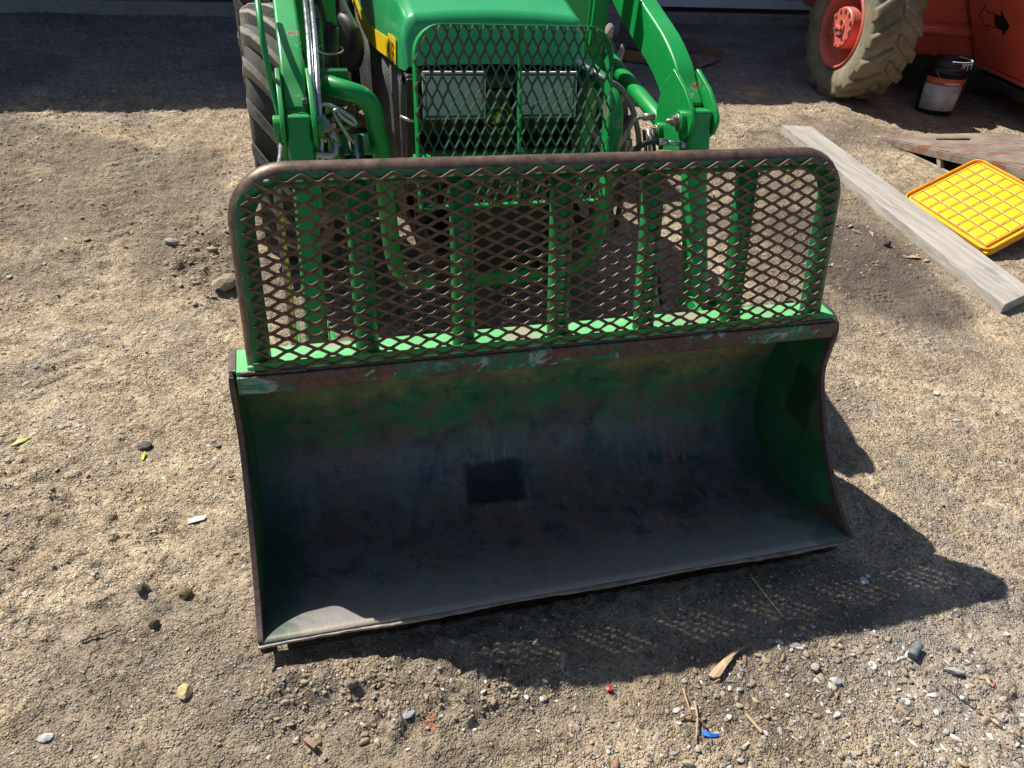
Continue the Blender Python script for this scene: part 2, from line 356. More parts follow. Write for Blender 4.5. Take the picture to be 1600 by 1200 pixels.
def m_ground():
    t = NT('gravel_dirt'); at = t.n('Attribute'); at.attribute_name = 'zone'; z = t.n('SeparateColor'); t.l(at.outputs['Color'], z.inputs[0])
    gr, dk, red = z.outputs[0], z.outputs[1], z.outputs[2]
    n1 = t.noise(1.7, 6, .6); n2 = t.noise(14, 8, .7); n3 = t.noise(90, 4, .7)
    c = t.mix(t.ramp(n1, .3, .7), (.47, .365, .245), (.60, .475, .330))
    c = t.mix(t.ramp(n2, .36, .60), (.215, .16, .105), c)
    c = t.mix(t.ramp(t.noise(5, 7, .65), .52, .66, 0, .6), c, (.61, .455, .26))
    c = t.mix(t.ramp(t.noise(2.6, 7, .7), .54, .64, 0, .75), c, (.27, .235, .20))
    c = t.mix(t.ramp(t.noise(24, 6, .7), .58, .68, 0, .45), c, (.60, .49, .34))
    v = t.n('TexVoronoi'); v.inputs['Scale'].default_value = 95; t.l(t.co, v.inputs['Vector'])
    vc = t.n('SeparateColor'); t.l(v.outputs['Color'], vc.inputs[0])
    chip = t.mix(t.ramp(vc.outputs[0], .2, .9), (.15, .14, .135), (.64, .58, .49))
    cm = t.math('MULTIPLY', t.ramp(vc.outputs[1], .55, .6), t.ramp(v.outputs['Distance'], .35, .5, 1, 0))
    amount = t.ramp(t.noise(3.2, 6, .65), .38, .62, .06, .95)
    c = t.mix(t.math('MULTIPLY', cm, amount), c, chip)
    v2 = t.n('TexVoronoi'); v2.inputs['Scale'].default_value = 210; t.l(t.co, v2.inputs['Vector'])
    v2c = t.n('SeparateColor'); t.l(v2.outputs['Color'], v2c.inputs[0])
    c = t.mix(t.ramp(v2c.outputs[0], .6, .95, 0, .55), c, (.60, .50, .35)); c = t.mix(t.ramp(v2c.outputs[1], .80, .93, 0, .6), c, (.14, .110, .075)); c = t.mix(t.ramp(v2c.outputs[2], .972, .985, 0, .8), c, (.72, .69, .63))
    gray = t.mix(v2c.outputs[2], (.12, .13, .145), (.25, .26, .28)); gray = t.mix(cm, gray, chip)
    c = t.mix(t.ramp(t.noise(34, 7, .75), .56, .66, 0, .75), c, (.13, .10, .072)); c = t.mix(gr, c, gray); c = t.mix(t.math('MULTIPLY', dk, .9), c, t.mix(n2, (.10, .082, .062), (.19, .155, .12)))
    c = t.mix(t.math('MULTIPLY', red, t.ramp(n3, .45, .6)), c, (.42, .10, .04))
    hb = t.math('ADD', t.math('MULTIPLY', t.ramp(v2.outputs['Distance'], 0, .6, 1, 0), .45), t.math('MULTIPLY', n3, .9))
    hb = t.math('ADD', hb, t.math('MULTIPLY', cm, .9)); hb = t.math('MULTIPLY', hb, t.ramp(t.noise(4.2, 6, .65), .36, .60, .40, 1.25)); v3 = t.vor(38); hb = t.math('ADD', hb, t.math('MULTIPLY', t.ramp(v3, 0, .6, 1, 0), t.ramp(t.noise(9, 5, .6), .45, .65, 0, 1.6))); t.bump(hb, 1., .011)
    return t.done(c, .9, spec=.25)
M_ground = m_ground()
def m_stone():
    t = NT('gravel_stones'); at = t.n('Attribute'); at.attribute_name = 'tint'
    c = t.mix(t.ramp(t.noise(120, 4, .7), .3, .7, 0, .45), at.outputs['Color'], (.20, .16, .11))
    t.bump(t.noise(260, 3), .4, .002); return t.done(c, .8, spec=.3)
M_stone = m_stone()
def m_wood(name, a, b, axis=1, rough=.8):
    t = NT(name); sc = [40, 40, 40]; sc[axis] = 2.2
    g = t.noise(1, 8, .65, mapping=tuple(sc), dist=.3); c = t.mix(t.ramp(g, .3, .7), a, b)
    c = t.mix(t.ramp(t.noise(6, 5), .6, .75, 0, .5), c, tuple(v*.55 for v in a)); t.bump(g, .5, .004); return t.done(c, rough)
M_plank = m_wood('weathered_gray_timber', (.24, .22, .19), (.50, .47, .42)); M_chip = m_wood('splintered_wood', (.36, .24, .13), (.55, .40, .24))
M_rustplate = NT('rusty_plate_steel')
def m_rustplate():
    t = M_rustplate; n = t.noise(5, 8, .65); c = t.mix(t.ramp(n, .35, .65), (.15, .14, .125), (.30, .25, .20)); c = t.mix(t.ramp(t.noise(7, 8, .7), .5, .6), c, (.21, .10, .06))
    c = t.mix(t.ramp(t.noise(4, 6), .52, .7, 0, .8), c, (.36, .29, .22)); t.bump(t.noise(70, 4), .3, .003); return t.done(c, .65, .1)
M_rustplate = m_rustplate()
M_rustbrown = plain('rust_brown_steel', (.20, .10, .055), .75, var=.45, sc=12, bump=.3)
M_dustysteel = plain('dusty_frame_steel', (.33, .285, .215), .7, var=.3, sc=14, bump=.3)

# ------------------------------------------------------------------ ground sheet
def make_ground():
    def axis(a, b, s, lo, hi, mid=None):
        arr = list(np.arange(a, b, s))
        x = b; st = s
        while x < hi: arr.append(x); st = min(st*1.09, 40); x += st
        arr.append(hi); x = a-s; st = s; pre = []
        while x > lo: pre.append(x); st = min(st*1.09, 40); x -= st
        pre.append(lo); return np.array(pre[::-1]+arr)
    xs = np.concatenate([axis(-1.3, 2.4, .0065, -150, 2.4-.001)[:-1], axis(2.4, 5.2, .018, 2.39, 150)[1:]])
    ys = np.concatenate([axis(-.75, 1.6, .0065, -150, 1.6-.001)[:-1], axis(1.6, 6.3, .015, 1.59, 150)[1:]])
    xs = np.unique(np.round(xs, 5)); ys = np.unique(np.round(ys, 5))
    X, Y = np.meshgrid(xs, ys); nx, ny = len(xs), len(ys)
    Z = ground_h(X, Y)
    co = np.stack([X.ravel(), Y.ravel(), Z.ravel()], 1)
    i = np.arange(nx*ny).reshape(ny, nx)
    q = np.stack([i[:-1, :-1], i[:-1, 1:], i[1:, 1:], i[1:, :-1]], -1).reshape(-1, 4)
    me = bpy.data.meshes.new('ground'); me.vertices.add(len(co)); me.vertices.foreach_set('co', co.ravel())
    me.loops.add(q.size); me.loops.foreach_set('vertex_index', q.ravel().astype(np.int32))
    me.polygons.add(len(q)); me.polygons.foreach_set('loop_start', np.arange(0, q.size, 4, dtype=np.int32))
    me.polygons.foreach_set('loop_total', np.full(len(q), 4, np.int32)); me.polygons.foreach_set('use_smooth', np.ones(len(q), bool))
    me.update(calc_edges=True)
    x, y = co[:, 0], co[:, 1]; fb = fbm(x, y, .5, 3, 80)-.5
    gray = np.maximum(sst(y+fb*1.6, 3.7, 4.6)*.75, sst(blob(x, y, 1.9, -.35, 1.0, .45)+fb*.5, .45, .9)*.35)  # gray gravel; the far band also carries the garage's cool shade as colour
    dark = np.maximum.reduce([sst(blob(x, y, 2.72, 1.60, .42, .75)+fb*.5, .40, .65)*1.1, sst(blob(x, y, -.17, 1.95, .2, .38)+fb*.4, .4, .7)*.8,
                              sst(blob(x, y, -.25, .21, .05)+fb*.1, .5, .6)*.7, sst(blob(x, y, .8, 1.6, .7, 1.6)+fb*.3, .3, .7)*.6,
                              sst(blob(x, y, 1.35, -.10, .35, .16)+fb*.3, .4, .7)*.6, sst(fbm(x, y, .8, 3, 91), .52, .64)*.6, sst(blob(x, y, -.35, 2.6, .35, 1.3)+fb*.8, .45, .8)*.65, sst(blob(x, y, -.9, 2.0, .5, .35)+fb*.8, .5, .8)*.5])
    red = np.maximum(sst(blob(x, y, .343, -.224, .028), .4, .8), sst(blob(x, y, -1.0, 1.9, .12, .05)+fb*.2, .5, .8)*.4)
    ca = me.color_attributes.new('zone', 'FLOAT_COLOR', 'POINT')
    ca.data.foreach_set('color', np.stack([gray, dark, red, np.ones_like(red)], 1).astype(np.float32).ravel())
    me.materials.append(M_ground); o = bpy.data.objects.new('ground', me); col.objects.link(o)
    tag(o, 'tan dirt and gravel yard, packed and strewn with small stones', kind='structure')
make_ground()

# loose stones lying on the ground (countless): one object
rng = np.random.default_rng(5)
ICO_V = None
def ico():
    p = (1+5**.5)/2
    v = np.array([(-1,p,0),(1,p,0),(-1,-p,0),(1,-p,0),(0,-1,p),(0,1,p),(0,-1,-p),(0,1,-p),(p,0,-1),(p,0,1),(-p,0,-1),(-p,0,1)], float)
    v /= np.linalg.norm(v[0])
    f = np.array([(0,11,5),(0,5,1),(0,1,7),(0,7,10),(0,10,11),(1,5,9),(5,11,4),(11,10,2),(10,7,6),(7,1,8),(3,9,4),(3,4,2),(3,2,6),(3,6,8),(3,8,9),(4,9,5),(2,4,11),(6,2,10),(8,6,7),(9,8,1)])
    return v, f
IV, IF = ico()
PAL = np.array([(.40,.31,.20),(.34,.26,.17),(.47,.39,.28),(.30,.28,.26),(.22,.21,.21),(.48,.46,.43),(.70,.67,.62),(.37,.28,.18),(.30,.17,.11),(.27,.23,.17)])
PW = np.array([.24,.20,.16,.09,.06,.08,.03,.08,.02,.04])
CV = np.array([(x, y, z) for x in (-1, 1) for y in (-1, 1) for z in (-1, 1)], float)*.68
CF = np.array([(0,1,3),(0,3,2),(4,6,7),(4,7,5),(0,4,5),(0,5,1),(2,3,7),(2,7,6),(0,2,6),(0,6,4),(1,5,7),(1,7,3)])
def scatter(name, pts, rad, pw, label, flat=(.35, .75)):
    big = rad > .0046
    if big.sum() > 3: scatter2(name, pts[big], rad[big], pw, label, flat)
    pts = pts[~big]; rad = rad[~big]; k = rng.uniform(0, 1, len(pts)) < .6
    for q, (VV, FF) in ((k, (CV, CF)), (~k, (IV, IF))): scatter1(name, pts[q], rad[q], pw, label, flat, VV, FF)
def facet_protos(n=14):
    bm = bmesh.new(); bmesh.ops.create_icosphere(bm, subdivisions=2, radius=1); bm.verts.ensure_lookup_table()
    V = np.array([v.co[:] for v in bm.verts]); F = np.array([[v.index for v in f.verts] for f in bm.faces]); bm.free(); out = []
    for _ in range(n):
        P = V.copy()
        for _k in range(11):
            d = rng.normal(size=3); d /= np.linalg.norm(d); e = P @ d - rng.uniform(.42, .82); P = P - np.clip(e, 0, None)[:, None]*d
        out.append(P)
    return out, F
PROTO, PF = facet_protos()
def scatter2(name, pts, rad, pw, label, flat):
    idx = rng.integers(0, len(PROTO), len(pts)); V = np.stack(PROTO)[idx]
    scatter1(name, pts, rad*1.12, pw, label, flat, V, PF, False)
def scatter1(name, pts, rad, pw, label, flat, VV, FF, jitter=True):
    n = len(pts); nv = VV.shape[-2]
    if n == 0: return
    v = VV[None]*(1+rng.uniform(-.22, .22, (n, nv, 1)))+rng.uniform(-.14, .14, (n, nv, 3)) if jitter else VV.copy()
    sc = np.stack([rng.uniform(.8, 1.5, n), rng.uniform(.6, 1., n), rng.uniform(flat[0], flat[1], n)], 1); v = v*sc[:, None]*rad[:, None, None]
    a = rng.uniform(0, 2*np.pi, n); tl = rng.normal(0, .3, n)
    c, s = np.cos(tl)[:, None], np.sin(tl)[:, None]; y = v[..., 1]*c-v[..., 2]*s; z = v[..., 1]*s+v[..., 2]*c; v[..., 1] = y; v[..., 2] = z
    c, s = np.cos(a)[:, None], np.sin(a)[:, None]; x = v[..., 0]*c-v[..., 1]*s; y = v[..., 0]*s+v[..., 1]*c; v[..., 0] = x; v[..., 1] = y
    z0 = ground_h(pts[:, 0], pts[:, 1]); v[..., 0] += pts[:, 0:1]; v[..., 1] += pts[:, 1:2]; v[..., 2] += (z0+rad*rng.uniform(-.05, .3, n))[:, None]
    f = (FF[None]+(np.arange(n)*nv)[:, None, None]).reshape(-1, 3); co = v.reshape(-1, 3)
    me = bpy.data.meshes.new(name); me.vertices.add(len(co)); me.vertices.foreach_set('co', co.ravel())
    me.loops.add(f.size); me.loops.foreach_set('vertex_index', f.ravel().astype(np.int32)); me.polygons.add(len(f))
    me.polygons.foreach_set('loop_start', np.arange(0, f.size, 3, dtype=np.int32)); me.polygons.foreach_set('loop_total', np.full(len(f), 3, np.int32))
    me.update(calc_edges=True)
    ci = rng.choice(len(PAL), n, p=pw/pw.sum()); cc = PAL[ci]*rng.uniform(.75, 1.2, (n, 1))
    cc = np.repeat(np.concatenate([np.clip(cc, 0, .8), np.ones((n, 1))], 1), nv, 0)
    ca = me.color_attributes.new('tint', 'FLOAT_COLOR', 'POINT'); ca.data.foreach_set('color', cc.astype(np.float32).ravel())
    me.materials.append(M_stone); o = bpy.data.objects.new(name, me); col.objects.link(o)
    tag(o, label, kind='stuff'); return o
def inside_footprints(x, y):
    return ((x > -.02) & (x < W+.02) & (y > -.005) & (y < .6)) | ((x > .0) & (x < 1.55) & (y > 1.6) & (y < 4))
def pts_in(n, x0, x1, y0, y1, dens):
    x = rng.uniform(x0, x1, n); y = rng.uniform(y0, y1, n); k = (rng.uniform(0, 1, n) < dens(x, y)) & ~inside_footprints(x, y)
    return np.stack([x[k], y[k]], 1)
dn = lambda x, y: np.clip(.25+1.4*(fbm(x, y, .30, 3, 70)-.38), .05, 1)
p = pts_in(42000, -1.1, 2.5, -.72, 1.4, dn); r = np.clip(np.exp(rng.normal(-5.95, .38, len(p))), .0016, .008)
scatter('gravel', p, r, PW, 'fine gravel grains loose on the dirt in the foreground')
# coarser stones gather at the lower right and lower left
dc = lambda x, y: np.clip(sst(blob(x, y, 1.35, -.42, .55, .25)+.18*blob(x, y, -.02, -.18, .40, .16)+.22*blob(x, y, .5, -.25, .6, .12)+(fbm(x, y, .12, 2, 75)-.5)*.6, .15, .9), .02, 1)
p = pts_in(15000, -.8, 2.4, -.75, .9, dc); r = np.clip(np.exp(rng.normal(-5.2, .42, len(p))), .003, .0125)
PW2 = np.array([.12,.08,.14,.14,.09,.17,.12,.06,.04,.04])
scatter('loose_stones', p, r, PW2, 'gray, tan and white pebbles scattered in front of the bucket')
p = pts_in(38000, -2.6, 5.2, 1.3, 6.2, lambda x, y: np.clip(.3+1.2*(fbm(x, y, .4, 3, 77)-.4), .05, 1)); r = np.clip(np.exp(rng.normal(-5.35, .45, len(p))), .003, .016)
PW3 = np.array([.14,.12,.15,.13,.10,.15,.05,.08,.02,.06])
scatter('gravel', p, r*.85, PW3, 'coarser gravel on the yard behind the tractor bucket')
p = pts_in(900, -.5, .12, 1.3, 2.6, lambda x, y: sst(blob(x, y, -.17, 1.95, .2, .38), .2, .6)); r = np.clip(np.exp(rng.normal(-4.9, .45, len(p))), .004, .020)
scatter('soil_clods', p, r, np.array([.3,.4,.05,.05,.02,.02,0,.16,0,.1])+1e-6, 'brown soil clods beside the guard')
p = pts_in(1100, -.05, .75, -.30, .0, lambda x, y: sst(blob(x, y, .10, -.10, .18, .07)+.7*blob(x, y, .45, -.18, .35, .07), .2, .7)); r = np.clip(np.exp(rng.normal(-5.5, .40, len(p))), .003, .0105)
scatter('soil_clods', p, r, np.array([.4,.28,.12,.02,.01,.04,.02,.14,0,.05])+1e-6, 'tan soil clods pushed up under the cutting edge')

# dry stalks and bark shreds strewn over the yard (countless)
def straws():
    rg = random.Random(12); mb = MB()
    for k in range(900):
        x = rg.uniform(-1.6, 4.2); y = rg.uniform(-.7, 5.6)
        if inside_footprints(np.array([x]), np.array([y]))[0]: continue
        L = rg.uniform(.006, .030)*(1 if y < 1.2 else 1.8); a = rg.uniform(0, math.pi); w_ = rg.uniform(.0006, .0022)*(1 if y < 1.2 else 1.6)
        dx, dy = math.cos(a)*L/2, math.sin(a)*L/2; px, py = -math.sin(a)*w_/2, math.cos(a)*w_/2
        z0 = float(ground_h(x-dx, y-dy))+.0025; z1 = float(ground_h(x+dx, y+dy))+.0025; z0 = max(z0, z1-.003); z1 = max(z1, z0-.003); h_ = w_*.5
        mb.hexa([(x-dx-px, y-dy-py, z0), (x+dx-px*.5, y+dy-py*.5, z1), (x+dx+px*.5, y+dy+py*.5, z1), (x-dx+px, y-dy+py, z0)], [(x-dx-px, y-dy-py, z0+h_), (x+dx-px*.5, y+dy-py*.5, z1+h_), (x+dx+px*.5, y+dy+py*.5, z1+h_), (x-dx+px, y-dy+py, z0+h_)], mi=k % 3)
    mb.build('straw_litter', [plain('pale_straw', (.55, .45, .28), .8), plain('brown_bark_shred', (.16, .10, .06), .8), plain('gray_shred', (.34, .30, .25), .8)], None, 0, 'short dry stalks and bark shreds strewn over the yard', kind='stuff')
straws()

# ------------------------------------------------------------------ garage behind
def make_garage():
    g = thing('garage_building', 'long garage with a pale blue-gray sectional door standing behind the tractor', 'building', (1.0, 6.4, G))
    Mc = NT('stained_concrete'); n = Mc.noise(6, 7, .65); Mc.bump(Mc.noise(50, 4), .4, .004); Mcon = Mc.done(Mc.mix(Mc.ramp(n, .3, .7), (.17, .165, .155), (.30, .29, .27)), .85)
    Mdoor = plain('painted_door_steel', (.58, .64, .72), .45, var=.06, sc=3, bump=.05); Mwall = plain('dark_stained_siding', (.035, .038, .045), .7, var=.3)
    Mroof = plain('roof_metal', (.25, .26, .27), .5)
    MB().box(-9, 15, 6.33, 6.6, G-.2, .005).build('foundation', Mcon, g, .008)
    MB().box(-9, 3.70, 6.42, 6.6, .008, 2.75).box(8.3, 15, 6.42, 6.6, .008, 2.75).box(3.70, 8.3, 6.42, 6.6, 2.3, 2.75).build('wall', Mwall, g, .004)
    MB().box(-9, 15, 12.5, 12.7, G-.2, 2.75).box(-9, -8.8, 6.6, 12.5, G-.2, 2.75).box(14.8, 15, 6.6, 12.5, G-.2, 2.75).build('wall', Mwall, g)
    # siding boards
    for k in range(9):
        MB().box(-8.9, 3.60, 6.395, 6.417, .03+k*.30, .03+k*.30+.285).build('siding_board', Mwall, g, .004)
    d = MB().box(3.74, 8.26, 6.44, 6.47, .045, 2.3).build('garage_door', Mdoor, g)
    MB().box(3.74, 8.26, 6.425, 6.47, .006, .043).build('door_seal', M_black, d)
    for k in range(5):
        z0 = .047+k*.45
        mb = MB()
        for j in range(5):
            mb.box(3.745, 8.255, 6.425, 6.438, z0+j*.09, z0+j*.09+.084)
        mb.build('door_panel', Mdoor, d, .004)
    for x0 in (3.62, 8.265): MB().box(x0, x0+.115, 6.38, 6.44, .008, 2.38).build('door_frame', Mdoor, g, .004)
    MB().prism([(5.85, 2.776), (5.85, 2.70), (6.4, 2.72), (12.9, 2.72), (12.9, 2.80), (9.3, 4.3)], 'x', -9.4, 15.4).build('roof', Mroof, g)
    MB().box(-9.4, 15.4, 5.80, 5.848, 2.68, 2.776).build('gutter', Mdoor, g, .005)
make_garage()

# ------------------------------------------------------------------ tyres
def m_tyre(name, dust, dustc):
    t = NT(name); n = t.noise(8, 8, .7); f = t.noise(60, 4, .6)
    k = t.ramp(t.math('ADD', n, t.math('MULTIPLY', f, .15)), .35, .75, dust*.55, min(1, dust*1.4))
    c = t.mix(k, (.020, .020, .021), t.mix(f, tuple(v*.7 for v in dustc), dustc)); t.bump(t.math('ADD', f, n), .35, .004); return t.done(c, .8, spec=.3)
def tyre_mesh(mb, R, w, rim, lh=.03, nl=22, lw=.035, slant=.5, side=1):
    """tyre about the local X axis, centred"""
    h = w/2; rs = R-lh
    prof = [(rim, -h*.78), (rim+.012, -h*.86), (rim+(rs-rim)*.45, -h*1.0), (rs-.06*R, -h*.97), (rs-.012, -h*.86), (rs, -h*.55), (rs+.004, 0), (rs, h*.55), (rs-.012, h*.86), (rs-.06*R, h*.97), (rim+(rs-rim)*.45, h), (rim+.012, h*.86), (rim, h*.78), (rim, -h*.78)]
    mb.lathe(prof, seg=64)
    for sd_ in (-1, 1):
        for k in range(nl):
            a0 = 2*math.pi*(k+(.5 if sd_ > 0 else 0))/nl; st = 5; vs = []
            for i in range(st):
                u = i/(st-1); x = sd_*h*(.99-.96*u); a = a0+side*slant*u*(2*math.pi/nl)*1.9
                top = R-.02*R*abs((1-u))**2 - (.012 if i == 0 else 0); bot = rs-.02-(.06*R if i == 0 else 0)
                wd = lw*(1-.12*u)/R
                for (rr, da) in ((bot, -wd*.62), (top, -wd*.42), (top, wd*.42), (bot, wd*.62)):
                    vs.append((x, rr*math.sin(a+da), rr*math.cos(a+da)))
            fs = []
            for i in range(st-1):
                for j in range(3): fs.append((i*4+j, i*4+j+1, i*4+j+5, i*4+j+4))
            fs += [(0, 1, 2, 3), tuple((st-1)*4+j for j in (3, 2, 1, 0))]
            mb.add(vs, fs, mi=1)
    return mb

# ------------------------------------------------------------------ the tractor
tr = thing('compact_tractor', 'green compact tractor with front loader, meshed bucket guard and wide steel bucket on the ground', 'tractor', (CX, 1.9, G))

# --- bucket
inner = [(0, 0), (.11, -.036), (.24, -.070), (.359, -.090), (.442, -.073), (.505, -.030), (.545, .035), (.558, .123), (.552, .22), (.530, .31), (.485, .395), (.42, .455), (.355, .488)]
pin = [(v.x, v.y) for v in catmull([(a, b, 0) for a, b in inner], 5)]
def offset(prof, d):
    out = []
    for i, (y, z) in enumerate(prof):
        a = prof[max(0, i-1)]; b = prof[min(len(prof)-1, i+1)]; t = Vector((b[0]-a[0], b[1]-a[1])).normalized()
        out.append((y+t.y*d, z-t.x*d))
    return out
pout = offset(pin, .007)
def shell_mesh(name, x0, x1, nx, mat, parent, prof, outp, warp=.0015):
    mb = MB(); n = len(prof); xs = [x0+(x1-x0)*i/nx for i in range(nx+1)]; vs = []
    for x in xs:
        for j, (y, z) in enumerate(prof):
            wv = warp*math.sin(x*9+j*.7)*math.sin(j*.35); vs.append((x, y+wv, z))
        for (y, z) in outp: vs.append((x, y, z))
    fs = []; m = 2*n
    for i in range(nx):
        for j in range(n-1):
            fs.append((i*m+j, i*m+j+1, (i+1)*m+j+1, (i+1)*m+j)); fs.append((i*m+n+j, (i+1)*m+n+j, (i+1)*m+n+j+1, i*m+n+j+1))
        fs.append((i*m, (i+1)*m, (i+1)*m+n, i*m+n)); fs.append((i*m+n-1, i*m+2*n-1, (i+1)*m+2*n-1, (i+1)*m+n-1))
    mb.add(vs, fs, True); return mb.build(name, mat, parent)
bucket = shell_mesh('bucket', .002, W-.002, 60, M_shell, tr, pin, pout)
tag(bucket, 'worn green steel loader bucket, dark and rusty inside')
front = [(0, 0), (.04, .018), (.08, .043), (.137, .088), (.20, .15), (.256, .223), (.305, .292), (.325, .34), (.329, .40), (.331, .455), (.345, .484), (.38, .499), (.42, .498)]
frontS = [(v.x, v.y) for v in catmull([(a, b, 0) for a, b in front], 4)]
back = [p for p in pout if p[0] > .0][::-1]
back = [p for p in offset(pin, .012)[::-1] if not (p[1] > .47)]
for xc in (0, W):
    poly = frontS+[(b[0], b[1]) for b in back if b[0] > .01]
    s_ = 1 if xc == 0 else -1
    MB().prism(poly, 'x', xc-.005, xc+.005).build('end_plate', M_plate, bucket, .0015)
    # rim bar along the mouth of the plate
    mb = MB(); pts = []
    fr = [(v.x, v.y) for v in catmull([(a, b, 0) for a, b in front[:-2]], 5)]
    inn = offset(fr, .018); vs = []
    for (y, z), (y2, z2) in zip(fr, inn):
        yo = y-(y2-y)*.12; zo = z-(z2-z)*.12
        vs += [(xc-.0068, yo, zo), (xc+.0068, yo, zo), (xc+.0068, y2, z2), (xc-.0068, y2, z2)]
    fs = [(0, 1, 2, 3), tuple(len(vs)-4+i for i in (3, 2, 1, 0))]
    for i in range(len(fr)-1):
        for k in range(4): fs.append((i*4+k, i*4+(k+1) % 4, i*4+4+(k+1) % 4, i*4+4+k))
    mb.add(vs, fs, True).build('rim_bar', M_edge, bucket, .002)
# cutting edge: thick wear bar under the lip
rngp = random.Random(3)
mb = MB(); nseg = 80; vs = []
for i in range(nseg+1):
    x = -.006+(W+.012)*i/nseg; e = .003*math.sin(x*13)+rngp.uniform(-.0012, .0012); rise = .006 if (i == nseg) else 0
    vs += [(x, -.010+e, -.0035+rise), (x, .135, -.054), (x, .135, -.066), (x, -.008+e, -.013+rise)]
fs = [(0, 1, 2, 3), tuple(nseg*4+i for i in (3, 2, 1, 0))]
for i in range(nseg):
    for k in range(4): fs.append((i*4+k, i*4+(k+1) % 4, i*4+4+(k+1) % 4, i*4+4+k))
mb.add(vs, fs).build('cutting_edge', M_cut, bucket)
# top rail, shelf and weld beads
MB().box(.012, W-.012, .324, .336, .446, .493).build('top_rail', M_rail, bucket, .003)
MB().box(.012, W-.012, .336, .424, .492, .502).build('top_shelf', M_shelf, bucket, .002)
MB().box(-.004, .012, .340, .424, .4995, .504).build('shelf_end', M_rail, bucket, .0015)
def weld(p0, p1, r, name='weld_bead', mat=None, parent=None, n=None):
    p0 = Vector(p0); p1 = Vector(p1); L = (p1-p0).length; n = n or max(4, int(L/.008))
    pts = [p0.lerp(p1, i/n) for i in range(n+1)]; rr = [r*(.75+.35*((i*7) % 3)/2) for i in range(n+1)]
    return MB().tube(pts, rr, 8).build(name, mat or M_edge, parent)
weld((.02, .336, .497), (.16, .330, .499), .005, parent=bucket); weld((1.38, .333, .498), (1.52, .333, .498), .005, parent=bucket)
weld((.16, .333, .496), (1.38, .333, .496), .0028, parent=bucket)
# skid and bracket pieces on the bucket's back
for s_ in (-1, 1):
    for o_ in (-.045, .045):
        xb = CX+s_*.584+o_
        MB().prism([(.568, .10), (.62, .06), (.76, .24), (.76, .34), (.70, .37), (.565, .36), (.572, .24)], 'x', xb-.006, xb+.006).build('hanger_bracket', M_green, bucket, .002)

# --- brush guard on the bucket
P0 = Vector((0, .3632, .494)); vdir = Vector((0, .2517, .9678)); ndir = Vector((0, -.9678, .2517))
def GP(x, v, n=0.): return Vector((x, 0, 0))+P0+vdir*v+ndir*n
guard = None
gx0, gx1, gtop, gr = .062, 1.470, .412, .0268
def rrect(x0, x1, v0, v1, r, n=8):
    pts = [(x0, v0), (x0, v1-r)]
    pts += [(x0+r-r*math.cos(a), v1-r+r*math.sin(a)) for a in [math.pi/2*i/n for i in range(1, n)]]
    pts += [(x0+r, v1), (x1-r, v1)]
    pts += [(x1-r+r*math.sin(a), v1-r+r*math.cos(a)) for a in [math.pi/2*i/n for i in range(1, n)]]
    pts += [(x1, v1-r), (x1, v0)]; return pts
path = [GP(x, v) for x, v in rrect(gx0, gx1, 0.004, gtop, .095)]
path2 = []
for a, b in zip(path[:-1], path[1:]):
    m_ = max(1, int((b-a).length/.05)); path2 += [a.lerp(b, i/m_) for i in range(m_)]
path2.append(path[-1])
guard = MB().tube(path2, gr, 20).build('brush_guard', M_pipeguard, tr); tag(guard, 'brown worn pipe guard with expanded metal standing on the bucket')
for xg in (.300, .524, .758, .985, 1.229):
    MB().tube([GP(xg, .004), GP(xg, .13), GP(xg, .26), GP(xg, gtop-.018)], .0265, 18).build('upright', M_upright, guard)
    weld(GP(xg-.028, .006, .024), GP(xg+.028, .006, .024), .004, parent=guard)
for xg in (gx0, gx1): weld(GP(xg-.026, .006, .02), GP(xg+.026, .006, .02), .006, parent=guard, mat=M_shelf if xg < .5 else M_edge)
MB().box(.05, 1.49, .334, .3375, .503, .522).build('mesh_backing_strip', M_upright, guard, .001)

